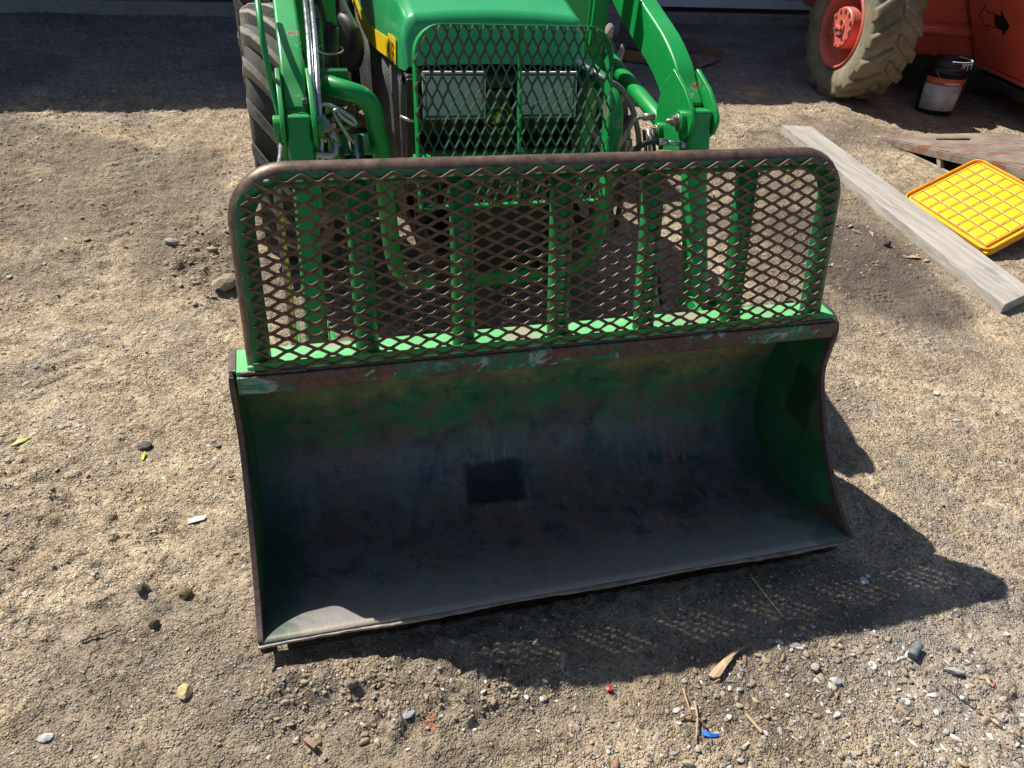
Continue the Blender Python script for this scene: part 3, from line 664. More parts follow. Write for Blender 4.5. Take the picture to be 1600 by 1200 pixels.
def expanded(GPf, x0, x1, v0, v1, lwd, swd, w, t, tilt, rc, vertical=False, jag=.0006, seed=1, corners='top'):
    """expanded-metal sheet: alternating zig-zag strands with real section"""
    rg = random.Random(seed); mb = MB()
    L0, L1, S0, S1 = (v0, v1, x0, x1) if vertical else (x0, x1, v0, v1)
    nrow = int((S1-S0)/(swd/2))+1; a = swd/4
    ct, st = math.cos(tilt), math.sin(tilt)
    for i in range(nrow):
        c = S0+i*swd/2; ph = (i % 2)*lwd/2; pts = []
        k0 = int((L0-ph)/lwd)-1; k1 = int((L1-ph)/lwd)+2
        for k in range(k0, k1):
            b = k*lwd+ph
            for (dl, s_) in ((-.055, 1), (.055, 1), (.445, -1), (.555, -1)):
                pts.append((b+dl*lwd, c+s_*a))
        seg = []
        def ok(l, s2):
            if l < L0 or l > L1: return False
            x, v = (s2, l) if vertical else (l, s2)
            r = rc
            for (cx_, sx) in ((x0+r, -1), (x1-r, 1)):
                if (x-cx_)*sx > 0 and v > v1-r and math.hypot(x-cx_, v-(v1-r)) > r: return False
            return v <= v1+a and v >= v0-a and x >= x0-a and x <= x1+a
        runs = []; cur = []
        def cut(p, q):      # p inside, q outside
            for _ in range(8):
                m = ((p[0]+q[0])/2, (p[1]+q[1])/2)
                if ok(*m): p = m
                else: q = m
            return p
        for k, pnt in enumerate(pts):
            if ok(*pnt):
                if not cur and k > 0: cur.append(cut(pnt, pts[k-1]))
                cur.append(pnt)
            elif cur:
                cur.append(cut(cur[-1], pnt)); runs.append(cur); cur = []
        if len(cur) > 1: runs.append(cur)
        for run in runs:
            vs = []
            for (l, s2) in run:
                l += rg.uniform(-jag, jag); s2 += rg.uniform(-jag, jag); dn = rg.uniform(-jag, jag)
                for (dw, dt) in ((-w/2, -t/2), (w/2, -t/2), (w/2, t/2), (-w/2, t/2)):
                    ds = dw*ct-dt*st; nn = dw*st+dt*ct
                    x, v = (s2+ds, l) if vertical else (l, s2+ds)
                    vs.append(GPf(x, v, nn+dn))
            n = len(run); fs = [(0, 1, 2, 3), tuple((n-1)*4+j for j in (3, 2, 1, 0))]
            for q in range(n-1):
                for j in range(4): fs.append((q*4+j, q*4+(j+1) % 4, q*4+4+(j+1) % 4, q*4+4+j))
            mb.add(vs, fs)
    return mb
expanded(lambda x, v, n: GP(x, v, n+.0325+.0015*math.sin(x*5)*math.sin(v*9)), .062, 1.470, .006, .413, .0628, .0285, .0086, .0028, math.radians(18), .085, jag=.0005, seed=4).build('expanded_metal', M_meshb, guard)
tk = random.Random(9)
mb = MB()
for k in range(22):     # tack welds holding the sheet to the top pipe
    x = .125+k*.0628+tk.uniform(-.006, .006)
    if x > 1.42: break
    p0 = GP(x-.009, .404+tk.uniform(-.002, .002), .0275); p1 = GP(x+tk.uniform(.004, .012), .404+tk.uniform(-.002, .002), .0275)
    mb.tube([p0, p0.lerp(p1, .35), p0.lerp(p1, .7), p1], [.0014, .0030, .0024, .0012], 7)
mb.build('tack_welds', plain('pale_weld_paint', (.33, .40, .30), .6, var=.3, sc=80), guard, kind='stuff')

# --- loader arms
def curve_beam(pts, hw, depth, name, mat, parent, xoff, bev=.008):
    """pts: front-face centre line in (Y, Z), rear face is `depth` behind it"""
    C = [Vector((0, y, z)) for y, z in pts]; n = len(C); vs = []
    for i in range(n):
        t = (C[min(i+1, n-1)]-C[max(i-1, 0)]).normalized(); nn = Vector((0, -t.z, t.y))
        if nn.z < 0 and nn.y > 0: nn = -nn
        d = depth[i] if isinstance(depth, (list, tuple)) else depth
        f_ = C[i]; b_ = C[i]-nn*d
        for sx in (-1, 1): vs.append(f_+Vector((xoff+sx*hw, 0, 0)))
        for sx in (1, -1): vs.append(b_+Vector((xoff+sx*hw, 0, 0)))
    fs = [(0, 1, 2, 3), tuple((n-1)*4+j for j in (3, 2, 1, 0))]
    for i in range(n-1):
        for j in range(4): fs.append((i*4+j, i*4+(j+1) % 4, i*4+4+(j+1) % 4, i*4+4+j))
    return MB().add(vs, fs).build(name, mat, parent, bev, seg=3)
for s_ in (-1, 1):
    xa = CX+s_*.572
    armpts = [(v.y, v.z) for v in catmull([(0, .985, .858), (0, 1.045, .900), (0, 1.10, .946), (0, 1.22, 1.000), (0, 1.416, 1.055), (0, 1.65, 1.135), (0, 1.90, 1.26), (0, 2.15, 1.46), (0, 2.3, 1.62)], 3)]
    arm = curve_beam(armpts, .031, .125, 'loader_arm', M_arm, tr, xa); tag(arm, 'green box-section loader arm with chipped paint')
    for o_, th in ((-.039, .006), (.039, .006)):
        MB().prism([(1.075, .935), (1.125, .870), (1.135, .790), (1.07, .690), (.940, .735), (.932, .775), (.905, .800), (.898, .838), (.922, .868), (.985, .905)], 'x', xa+o_-th, xa+o_+th).build('gusset_plate', M_arm, arm, .002)
    for q in (-1, 1): MB().lathe([(0, q*.062), (.030, q*.062), (.030, q*.044)], Matrix.Translation((xa, .955, .820)), 24).build('pin_boss', M_arm, arm, .002)
    for q in (-1, 1): MB().lathe([(0, q*.060), (.026, q*.060), (.026, q*.044)], Matrix.Translation((xa, 1.085, .745)), 24).build('pin_boss', M_arm, arm, .002)
    bolt_mb((xa-s_*.062, .955, .820), (-s_, 0, 0), .0135, .014, .016).build('pin_nut', M_bolt, arm)
    bolt_mb((xa-s_*.060, 1.085, .745), (-s_, 0, 0), .0125, .013, .016).build('pin_nut', M_bolt, arm)
    # drop leg from the knee to the bucket's back
    legc = [Vector((xa, .955, .855)), Vector((xa, .945, .80)), Vector((xa, .890, .655)), Vector((xa+s_*.004, .800, .47)), Vector((xa+s_*.008, .700, .27))]
    mb = MB(); vs = []
    for i, c in enumerate(legc):
        hw = .030 if i > 1 else .033; dp = .034
        t = (legc[min(i+1, 4)]-legc[max(i-1, 0)]).normalized(); nn = Vector((0, t.z, -t.y))
        for (sx, sn) in ((-1, -1), (1, -1), (1, 1), (-1, 1)): vs.append(c+Vector((sx*hw, 0, 0))+nn*sn*dp)
    fs = [(0, 1, 2, 3), (19, 18, 17, 16)]
    for i in range(4):
        for j in range(4): fs.append((i*4+j, i*4+(j+1) % 4, i*4+4+(j+1) % 4, i*4+4+j))
    mb.add(vs, fs).build('drop_leg', M_green, arm, .012, seg=4)
    # bucket cylinder running back under the arm
    cyl = MB().tube([(xa-s_*.015, 1.10, .752), (xa-s_*.02, 1.13, .757), (xa-s_*.03, 1.75, .842)], .0255, 20).build('hydraulic_cylinder', M_arm, tr)
    MB().lathe([(0, -.028), (.034, -.028), (.034, .028), (0, .028)], Matrix.Translation((xa-s_*.015, 1.088, .748)), 20).build('rod_eye', M_arm, cyl, .002)
    MB().tube([(xa-s_*.03, 1.70, .835), (xa-s_*.035, 2.10, .89)], .014, 14).build('piston_rod', M_pipe, cyl)
    # mast the loader pivots on
    xm = CX+s_*.50
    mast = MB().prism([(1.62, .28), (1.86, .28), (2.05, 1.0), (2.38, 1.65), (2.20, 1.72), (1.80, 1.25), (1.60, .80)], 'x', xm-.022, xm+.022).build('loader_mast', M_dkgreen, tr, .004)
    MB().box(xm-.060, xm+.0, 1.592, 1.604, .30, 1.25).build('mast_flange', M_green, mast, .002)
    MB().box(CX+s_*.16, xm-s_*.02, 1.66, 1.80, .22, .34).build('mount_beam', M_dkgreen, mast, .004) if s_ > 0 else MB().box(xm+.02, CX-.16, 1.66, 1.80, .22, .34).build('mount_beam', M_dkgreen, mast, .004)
    xh = CX+s_*.42
    MB().box(min(xh, xh+s_*.05), max(xh, xh+s_*.05), 1.50, 1.52, .45, 1.2).build('side_rail', M_arm, tr, .003)
# front hoop tube across the loader
def hoop():
    pts = [(CX-.52, 1.14, .888), (CX-.47, 1.085, .884), (CX-.430, 1.060, .878), (CX-.394, 1.050, .866), (CX-.371, 1.046, .838), (CX-.363, 1.042, .79), (CX-.348, 1.033, .70), (CX-.338, 1.008, .52), (CX-.325, 1.005, .40), (CX-.300, 1.005, .338), (CX-.25, 1.005, .312), (CX, 1.005, .306)]
    pr = [(CX+.25, 1.005, .312), (CX+.300, 1.005, .338), (CX+.325, 1.005, .40), (CX+.338, 1.008, .52), (CX+.348, 1.033, .70), (CX+.352, 1.045, .78), (CX+.350, 1.075, .835), (CX+.345, 1.14, .865), (CX+.34, 1.30, .875), (CX+.34, 1.5, .88)]
    return catmull(pts+pr, 4)
hp = MB().tube(hoop(), .0265, 18).build('front_hoop', M_arm, tr)
for s_ in (-1,):
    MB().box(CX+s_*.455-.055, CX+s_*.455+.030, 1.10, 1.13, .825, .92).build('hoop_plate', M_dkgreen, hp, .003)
# level indicator rod on the left arm
ind = MB().box(.128, .146, .600, .612, .36, .84).build('level_indicator', plain('gray_indicator_bar', (.30, .29, .27), .5, .3), tr, .001)
MB().box(.1375, .1435, .5965, .5995, .40, .76).build('yellow_stripe', M_yellow, ind)
MB().tube([(.134, 1.30, 1.10), (.134, 1.12, 1.07), (.138, 1.05, 1.00), (.143, 1.04, .93), (.155, 1.02, .85), (.160, .98, .80)], .0085, 10).build('indicator_link', M_arm, ind)
MB().tube([(.160, .98, .80), (.150, .86, .78), (.140, .70, .80), (.137, .612, .835)], .006, 8).build('indicator_wire', M_zinc, ind)

# --- hydraulic pipes, hoses and fittings
def tubepart(name, pts, r, mat, n=4, seg=10, parent=None):
    return MB().tube(catmull(pts, n), r, seg).build(name, mat, parent or tr)
tubepart('hydraulic_pipe', [(.262, 1.75, 1.10), (.262, 1.45, 1.035), (.255, 1.20, .985), (.249, 1.06, .925), (.247, .985, .86), (.244, .955, .78), (.240, .94, .72)], .0075, M_pipe)
tubepart('hydraulic_pipe', [(.285, 1.75, 1.09), (.281, 1.45, 1.030), (.272, 1.20, .980), (.264, 1.06, .920), (.260, .985, .86), (.257, .955, .78), (.254, .94, .72)], .0075, M_pipe)
tubepart('elbow_fitting', [(.236, .93, .757), (.262, .93, .753), (.284, .93, .752), (.292, .94, .762), (.290, .96, .774)], .0085, M_zinc)
bolt_mb((.232, 1.0, .868), (-1, 0, 0), .009, .010, 0).build('clamp_bolt', M_bolt, tr)
rod = tubepart('bent_latch_rod', [(.232, 1.0, .868), (.256, 1.0, .860), (.281, 1.0, .863), (.313, 1.0, .848), (.350, 1.0, .821), (.351, .998, .809), (.338, .995, .816), (.312, .99, .838), (.305, .99, .851), (.297, .99, .846), (.303, .99, .828), (.330, .99, .783), (.358, .99, .738), (.352, .985, .722)], .0052, M_zinc, 4, 8)
MB().tube([(.262, .985, .838), (.280, .98, .806)], .012, 6).tube([(.280, .98, .806), (.301, .98, .757)], .0125, 14).build('hose_fitting', M_zinc, tr)
tubepart('hydraulic_hose', [(.299, .98, .762), (.318, .98, .718), (.335, 1.0, .62), (.34, 1.1, .5)], .0095, M_rubberhose)
brk = MB().hexa([(.315, .97, .735), (.40, .97, .735), (.40, 1.12, .735), (.315, 1.12, .735)], [(.315, .97, .741), (.40, .97, .741), (.40, 1.12, .741), (.315, 1.12, .741)]).build('hose_bracket', M_green, tr, .001)
for i, (x, y, z) in enumerate([(.30, 1.10, .80), (.325, 1.13, .785), (.35, 1.12, .81), (.335, 1.08, .775)]):
    MB().tube([(x, y, z), (x+.02, y-.02, z+.012)], .012, 6).tube([(x+.02, y-.02, z+.012), (x+.03, y-.03, z+.018)], .009, 12).build('coupler', M_bolt, tr)
    tubepart('hydraulic_hose', [(x, y, z), (x-.02, y+.06, z-.03), (x+.02, y+.2, z-.12), (x+.1, y+.4, z-.2)], .009, M_rubberhose, 3, 8)
tubepart('hydraulic_hose', [(1.03, 1.25, .93), (1.066, 1.06, .918), (1.12, 1.02, .893), (1.158, 1.02, .846), (1.182, 1.02, .800), (1.203, 1.02, .745), (1.212, 1.02, .69), (1.235, 1.03, .60), (1.26, 1.0, .45), (1.29, .9, .35)], .0085, plain('gray_hose', (.16, .155, .15), .45), 5)
tubepart('hydraulic_hose', [(1.128, .96, .66), (1.138, .95, .715), (1.168, .93, .757), (1.196, .93, .768), (1.228, .93, .768)], .0085, M_rubberhose, 4)
MB().tube([(1.222, .93, .768), (1.252, .93, .766)], .0115, 12).tube([(1.252, .93, .766), (1.30, .93, .758)], .0065, 10).tube([(1.296, .93, .758), (1.322, .93, .755)], .013, 6).build('hose_fitting', M_zinc, tr)
MB().tube([(1.152, .97, .69), (1.146, .97, .765)], .0115, 14).tube(catmull([(1.146, .97, .765), (1.143, .97, .800), (1.156, .97, .822), (1.185, .97, .828)], 4), .0055, 10).tube([(1.182, .97, .828), (1.215, .97, .828)], .011, 6).build('hose_fitting', M_bolt, tr)
tubepart('hydraulic_hose', [(1.152, .97, .70), (1.158, .98, .6), (1.17, 1.0, .45)], .0095, M_rubberhose, 4)
MB().tube([(1.01, 1.15, .945), (1.045, 1.075, .925)], .008, 10).build('hose_fitting', plain('white_fitting', (.7, .7, .68), .4), tr)
# hoses seen low between leg and upright, both sides
for s_, xo in ((-1, .335), (1, 1.205)):
    for k in range(3):
        x = xo+k*.014
        tubepart('hydraulic_hose', [(x, 1.0, .78), (x+.004, .90, .62), (x-.003, .80, .44), (x, .72, .33)], .0058, M_rubberhose if k != 1 else M_zinc, 3, 8)

# canister and wheel-like air cleaner behind the left arm
can = MB().tube([(.325, 1.52, .72), (.335, 1.52, .94)], .029, 20).tube([(.335, 1.52, .94), (.336, 1.52, .958)], [.029, .018], 20).build('oil_canister', M_black, tr)
MB().tube([Vector((.333, 1.52, .868))+Vector((.038*math.cos(a), .038*math.sin(a), .004*math.sin(a))) for a in [2*math.pi*i/16 for i in range(16)]], .004, 8, closed=True).build('clamp_ring', M_zinc, can)
MB().lathe([(0, -.02), (.075, -.02), (.09, -.01), (.09, .015), (.075, .024), (0, .024)], Matrix.Translation((.385, 1.62, .865)) @ Matrix.Rotation(math.radians(28), 4, 'Z'), 40).build('air_cleaner', M_grime, can)
tubepart('black_strut', [(.30, 1.5, 1.05), (.322, 1.5, .93)], .008, M_rubberhose, 2)
tubepart('linkage_rod', [(.350, 1.45, 1.08), (.375, 1.45, 1.02), (.410, 1.45, .95)], .006, M_zinc, 3)

# --- hood
stn = [  # Y, [(a, z) half profile from bottom edge to centre]
 (1.128, [(.262, .912), (.256, .922), (.238, .926), (.12, .930), (0, .932)]),
 (1.168, [(.272, .908), (.270, .985), (.250, 1.044), (.12, 1.052), (0, 1.055)]),
 (1.300, [(.279, .896), (.277, .985), (.254, 1.066), (.12, 1.082), (0, 1.086)]),
 (1.500, [(.285, .866), (.283, .98), (.257, 1.094), (.12, 1.116), (0, 1.121)]),
 (1.750, [(.290, .834), (.288, .98), (.261, 1.127), (.12, 1.152), (0, 1.158)]),
 (2.000, [(.293, .835), (.291, 1.00), (.264, 1.158), (.12, 1.186), (0, 1.192)]),
 (2.300, [(.296, .880), (.294, 1.04), (.267, 1.190), (.12, 1.218), (0, 1.224)])]
vs = []; m_ = 9
for Y, pr in stn:
    full = [(-a, z) for a, z in pr]+[(a, z) for a, z in pr[:-1][::-1]]
    vs += [(CX+a, Y, z) for a, z in full]
fs = []
for i in range(len(stn)-1):
    for j in range(m_-1): fs.append((i*m_+j, i*m_+j+1, (i+1)*m_+j+1, (i+1)*m_+j))
hood = MB().add(vs, fs).build('hood', M_hood, tr)
bw = hood.data.attributes.new('bevel_weight_edge', 'FLOAT', 'EDGE')
for ed in hood.data.edges:      # soften the ridges and the front corners only
    p, q = sorted(ed.vertices); i0, j0, i1, j1 = p//m_, p % m_, q//m_, q % m_
    w_ = 0.
    if i0 != i1 and j0 == j1 and j0 in (2, 6): w_ = 1. if i0 >= 1 else .8
    if i0 == i1 == 1: w_ = 1. if (min(j0, j1) >= 2 and max(j0, j1) <= 6) else .7
    bw.data[ed.index].value = w_
hb = hood.modifiers.new('bev', 'BEVEL'); hb.width = .024; hb.segments = 5; hb.limit_method = 'WEIGHT'
hm = hood.modifiers.new('sol', 'SOLIDIFY'); hm.thickness = .005; hm.offset = 1
hood.data.polygons.foreach_set('use_smooth', [True]*len(hood.data.polygons)); hw_ = hood.modifiers.new('wn', 'WEIGHTED_NORMAL'); hw_.keep_sharp = False
tag(hood, 'glossy bright green engine hood')
def side_pt(Y, h):      # point on the left side of the hood, h above its lower edge
    for (Ya, A), (Yb, B) in zip(stn[1:-1], stn[2:]):
        if Ya <= Y <= Yb:
            t = (Y-Ya)/(Yb-Ya); lo = (A[0][0]*(1-t)+B[0][0]*t, A[0][1]*(1-t)+B[0][1]*t); hi = (A[1][0]*(1-t)+B[1][0]*t, A[1][1]*(1-t)+B[1][1]*t)
            k = h/(hi[1]-lo[1]); return (lo[0]+(hi[0]-lo[0])*k, lo[1]+(hi[1]-lo[1])*k)
for s_ in (-1, 1):
    vs = []; ys = [1.20+i*(2.28-1.20)/24 for i in range(25)]
    for Y in ys:
        for h in (.004, .060):
            a, z = side_pt(Y, h); a += .0085; vs += [(CX+s_*a, Y, z)]
        for h in (.060, .004):
            a, z = side_pt(Y, h); a += .0065; vs += [(CX+s_*a, Y, z)]
    fs = [(0, 1, 2, 3), tuple(96+i for i in (3, 2, 1, 0))]
    for i in range(24):
        for j in range(4): fs.append((i*4+j, i*4+(j+1) % 4, i*4+4+(j+1) % 4, i*4+4+j))
    MB().add(vs, fs).build('yellow_stripe', M_yellow, hood)
def text_on_hood(txt, Y, h, size, sx=1.0):
    c = bpy.data.curves.new('decal_text', 'FONT'); c.body = txt; c.size = size; c.extrude = .0006; c.offset = .0012; c.materials.append(M_ink)
    c.align_x = 'LEFT'; o = bpy.data.objects.new('decal_text', c); col.objects.link(o)
    a, z = side_pt(Y, h); a2, z2 = side_pt(max(1.19, Y-.2), h)
    xd = Vector((-(a2-a), -.2, z2-z)).normalized(); zd = Vector((0, 0, 1)); zd = (zd-xd*zd.dot(xd)).normalized(); nd = xd.cross(zd)
    Mx = Matrix((xd*sx, zd, nd)).transposed().to_4x4()
    me = bpy.data.meshes.new_from_object(o); bpy.data.objects.remove(o); o = bpy.data.objects.new('decal_text', me); col.objects.link(o)
    o.parent = hood; o.matrix_local = Matrix.Translation(Vector((CX-a-.0105, Y, z))-root_loc(hood)) @ Mx
# block of the model number, taller than the stripe
a0, z0_ = side_pt(1.31, .004); a1, z1_ = side_pt(1.20, .004)
MB().add([(CX-a0-.0094, 1.31, z0_), (CX-a1-.0094, 1.20, z1_), (CX-a1-.0084, 1.20, z1_+.070), (CX-a0-.0084, 1.31, z0_+.070), (CX-a0-.0070, 1.31, z0_), (CX-a1-.0070, 1.20, z1_), (CX-a1-.0065, 1.20, z1_+.070), (CX-a0-.0065, 1.31, z0_+.070)],
         [(0, 1, 2, 3), (7, 6, 5, 4), (0, 4, 5, 1), (1, 5, 6, 2), (2, 6, 7, 3), (3, 7, 4, 0)]).build('model_number_decal', M_yellow, hood)
text_on_hood('4115', 1.308, .008, .078, .60)
text_on_hood('JOHN DEERE', 2.16, .014, .034, 1.25)
# black side panels with pleats
Msp = NT('charcoal_side_panel')
def m_sp():
    t = Msp; x = t.xyz(); w = t.n('TexWave'); w.inputs['Scale'].default_value = 42; w.bands_direction = 'DIAGONAL'; t.l(t.co, w.inputs[0])
    c = t.mix(t.ramp(t.noise(7, 6), .35, .65), (.035, .035, .038), (.085, .085, .088)); t.bump(w.outputs['Fac'], .3, .003); return t.done(c, .55)
Msp = m_sp()
for s_ in (-1, 1):
    vs = []; ny = 30
    for i in range(ny+1):
        Y = 1.185+(2.28-1.185)*i/ny; a, z = side_pt(Y, 0)
        pl = .004*(1 if (i % 4) < 2 else -1)
        for k in range(5):
            t = k/4; aa = a-.012+(.225-a+.012)*(t**1.6)*.35+pl*(1-t*.5); zz = z-.004-(z-.42)*t
            vs.append((CX+s_*aa, Y, zz))
    fs = [(i*5+k, i*5+k+1, (i+1)*5+k+1, (i+1)*5+k) for i in range(ny) for k in range(4)]
    sp = MB().add(vs, fs, True).build('side_panel', Msp, tr); so = sp.modifiers.new('s', 'SOLIDIFY'); so.thickness = .006
# front bezel, radiator cavity
bz = MB()
bz.box(CX-.270, CX-.236, 1.085, 1.17, .56, .902); bz.box(CX+.236, CX+.270, 1.085, 1.17, .56, .902); bz.box(CX-.270, CX+.270, 1.10, 1.17, .870, .908, mi=0)
bz.box(CX-.04, CX+.04, 1.095, 1.15, .70, .869); bz.box(CX-.2355, CX+.2355, 1.16, 1.19, .45, .869); bz.box(CX-.2355, CX+.2355, 1.09, 1.158, .655, .700)
bezel = bz.build('front_bezel', M_black, tr, .006, seg=3)
MB().tube([(CX-.285, 1.10, .795), (CX-.262, 1.082, .790), (CX-.225, 1.080, .788)], .005, 8).build('bezel_clip', M_zinc, bezel)
Mlens = NT('ribbed_lens_glass')
def m_lens():
    t = Mlens; w = t.n('TexWave'); w.inputs['Scale'].default_value = 95; w.bands_direction = 'X'; t.l(t.co, w.inputs[0]); w2 = t.n('TexWave'); w2.inputs['Scale'].default_value = 60; w2.bands_direction = 'Z'; t.l(t.co, w2.inputs[0])
    t.bump(t.math('ADD', w.outputs['Fac'], w2.outputs['Fac']), .6, .002); m = t.done(t.mix(w.outputs['Fac'], (.42, .45, .43), (.56, .60, .57)), .2, 0, .3); return m
Mlens = m_lens()
for s_ in (-1, 1):
    x0, x1 = sorted((CX+s_*.046, CX+s_*.228))
    hl = MB().hexa([(x0, 1.052, .800), (x1, 1.052, .800), (x1, 1.062, .800), (x0, 1.062, .800)], [(x0, 1.078, .925), (x1, 1.078, .925), (x1, 1.088, .925), (x0, 1.088, .925)]).build('headlight', Mlens, tr, .004, seg=3)
    MB().hexa([(x0+.004, 1.063, .803), (x1-.004, 1.063, .803), (x1-.02, 1.158, .80), (x0+.02, 1.158, .80)], [(x0+.004, 1.089, .922), (x1-.004, 1.089, .922), (x1-.02, 1.158, .868), (x0+.02, 1.158, .868)]).build('lamp_housing', M_black, hl)
    MB().tube([(x0+.010, 1.0525, .809), (x1-.010, 1.0525, .809), (x1-.008, 1.0765, .917), (x0+.008, 1.0765, .917)], .0028, 6, closed=True).build('lens_rim', M_black, hl)
# yellow leaping-deer badge between the lamps: ring with simple deer
em = MB().lathe([(0, 0), (.034, 0), (.034, .004), (0, .005)], Matrix.Translation((CX-.002, 1.094, .79)) @ Matrix.Rotation(math.radians(-90), 4, 'Z'), 32).build('badge', plain('badge_green', (.01, .07, .02), .4), tr)
MB().tube([(CX-.002+.033*math.cos(a), 1.0885, .79+.033*math.sin(a)) for a in [2*math.pi*i/32 for i in range(32)]], .0013, 6, closed=True).build('badge_ring', M_yellow, em)
deer = [(-.018, -.014), (-.004, -.017), (.006, -.012), (.010, -.004), (.004, .002), (.004, .008), (.014, .010), (.013, .0125), (.006, .0135), (.008, .022), (.006, .024), (.002, .015), (-.004, .019), (-.005, .017), (-.001, .0125), (-.003, .008), (-.016, .007), (-.018, .004), (-.006, .003), (-.007, -.003), (-.014, -.009)]
MB().prism([(CX-.002+x, .79+z) for x, z in deer], 'y', 1.0870, 1.0885).build('badge_deer', M_yellow, em)
# bumper shelf, weights frame, dark engine bulk, axle
MB().box(CX-.262, CX+.262, .965, 1.03, .700, .712).box(CX-.262, CX+.262, .965, .973, .668, .699).build('bumper_shelf', M_arm, tr, .002)
MB().box(CX-.235, CX+.235, 1.195, 2.5, .36, .84).build('engine_bulk', M_grime, tr, .01)
MB().box(CX-.20, CX-.14, .98, 3.4, .26, .42).box(CX+.14, CX+.20, .98, 3.4, .26, .42).build('frame_rail', M_grime, tr, .006)
MB().box(CX-.139, CX+.139, 1.0, 1.03, .28, .66).build('front_plate', M_grime, tr, .004)
MB().tube([(CX-.40, 2.1, .30), (CX, 2.1, .36), (CX+.40, 2.1, .30)], .055, 14).build('front_axle', M_grime, tr)
MB().tube([(1.03, 1.3, .36), (1.06, 1.25, .40), (1.10, 1.24, .36)], .022, 10).build('yellow_grease_cap', plain('dull_yellow_cap', (.45, .33, .03), .6), tr)
MB().box(CX-.30, CX+.30, 2.5, 3.7, .45, .85).build('transmission_housing', M_grime, tr, .02)
MB().box(CX-.28, CX+.28, 2.45, 2.55, .85, 1.36).build('dashboard', M_black, tr, .02)
MB().tube([(CX+.19*math.cos(a), 2.72-.08*math.sin(a), 1.42+.17*math.sin(a)) for a in [2*math.pi*i/28 for i in range(28)]], .014, 8, closed=True).build('steering_wheel', M_black, tr)
seat = MB().box(CX-.24, CX+.24, 3.05, 3.50, .88, 1.0).build('seat', M_black, tr, .04); MB().box(CX-.22, CX+.22, 3.48, 3.60, 1.0, 1.45).build('backrest', M_black, seat, .04)
M_tyr = [m_tyre('dusty_tractor_tyre', .30, (.26, .23, .19)), m_tyre('dusty_tyre_lugs', .80, (.42, .38, .32))]
M_rim = plain('yellow_rim', (.65, .42, .02), .5)
for s_ in (-1, 1):
    for (R, w, rim, cy, ax, nl, lh) in ((.485, .27, .25, 2.12, .59, 19, .040), (.62, .36, .32, 3.62, .60, 20, .042)):
        c = Vector((CX+s_*ax, cy, G+R-.01))
        ty = tyre_mesh(MB(), R, w, rim, lh, nl, .050, .62, -1).build('front_wheel' if R < .5 else 'rear_wheel', M_tyr, tr, .004, loc=c)
        MB().lathe([(0, .02), (rim*.5, .02), (rim*.8, -.02), (rim+.005, .06), (rim+.005, -.10)], Matrix.Scale(s_, 4, (1, 0, 0)), 36).build('rim', M_rim, ty, loc=c)
for s_ in (-1, 1):
    xf = CX+s_*.60
    MB().tube([(xf, 3.62+.70*math.cos(a), .52+.70*math.sin(a)) for a in [math.radians(20+i*14) for i in range(11)]], .02, 8).box(min(xf-.17, xf+.17), max(xf-.17, xf+.17), 3.2, 4.1, 1.19, 1.21).build('fender', M_green, tr, .004)
    MB().tube([(CX+s_*.45, 4.15, .7), (CX+s_*.45, 4.15, 2.1)], .03, 8).build('roll_bar', M_black, tr)

# --- grille guard
Q0 = Vector((0, .852, .655)); qd = Vector((0, .105, .415)); qv = qd.normalized(); qn = Vector((0, -qv.z, qv.y))
def QP(x, v, n=0.): return Vector((x, 0, 0))+Q0+qv*v+qn*n
ga = .272; gt = .434
pts = rrect(CX-ga, CX+ga, -.03, gt, .075, 8); vs = []
pc = []
for i, (x, v) in enumerate(pts):
    a = pts[max(0, i-1)]; b = pts[min(len(pts)-1, i+1)]; t = Vector((b[0]-a[0], b[1]-a[1])).normalized(); inn = Vector((t.y, -t.x))
    xi, vi = x+inn.x*.006, v+inn.y*.006
    vs += [QP(x, v, .004), QP(xi, vi, .004), QP(xi, vi, -.042), QP(x, v, -.042)]
n = len(pts); fs = [(0, 1, 2, 3), tuple((n-1)*4+j for j in (3, 2, 1, 0))]
for i in range(n-1):
    for j in range(4): fs.append((i*4+j, i*4+(j+1) % 4, i*4+4+(j+1) % 4, i*4+4+j))
gg = MB().add(vs, fs).build('grille_guard', M_arm, tr, .0015); tag(gg, 'green flat-bar grille guard with expanded metal in front of the headlights')
MB().hexa([QP(CX-.262, -.03, .004), QP(CX+.262, -.03, .004), QP(CX+.262, -.03, -.03), QP(CX-.262, -.03, -.03)], [QP(CX-.262, -.024, .004), QP(CX+.262, -.024, .004), QP(CX+.262, -.024, -.03), QP(CX-.262, -.024, -.03)]).build('lower_bar', M_arm, gg)
MB().hexa([QP(CX+.008, -.02, -.002), QP(CX+.014, -.02, -.002), QP(CX+.014, -.02, -.020), QP(CX+.008, -.02, -.020)], [QP(CX+.008, gt-.008, -.002), QP(CX+.014, gt-.008, -.002), QP(CX+.014, gt-.008, -.020), QP(CX+.008, gt-.008, -.020)]).build('centre_bar', M_arm, gg)
for v in (.12, .235): bolt_mb(QP(CX+.0145, v, -.012), (1, 0, 0), .006, .006, 0).build('bar_bolt', M_zinc, gg)
for s_ in (-1, 1): MB().box(CX+s_*.272-.014, CX+s_*.272+.014, .86, .93, .735, .742).build('foot_tab', M_arm, gg, .001)
expanded(lambda x, v, n: QP(x, v, n+.006), CX-.266, CX+.266, -.025, gt-.003, .0628, .0285, .0060, .0026, math.radians(42), .072, vertical=True, jag=.0005, seed=8).build('expanded_metal', M_meshg, gg)

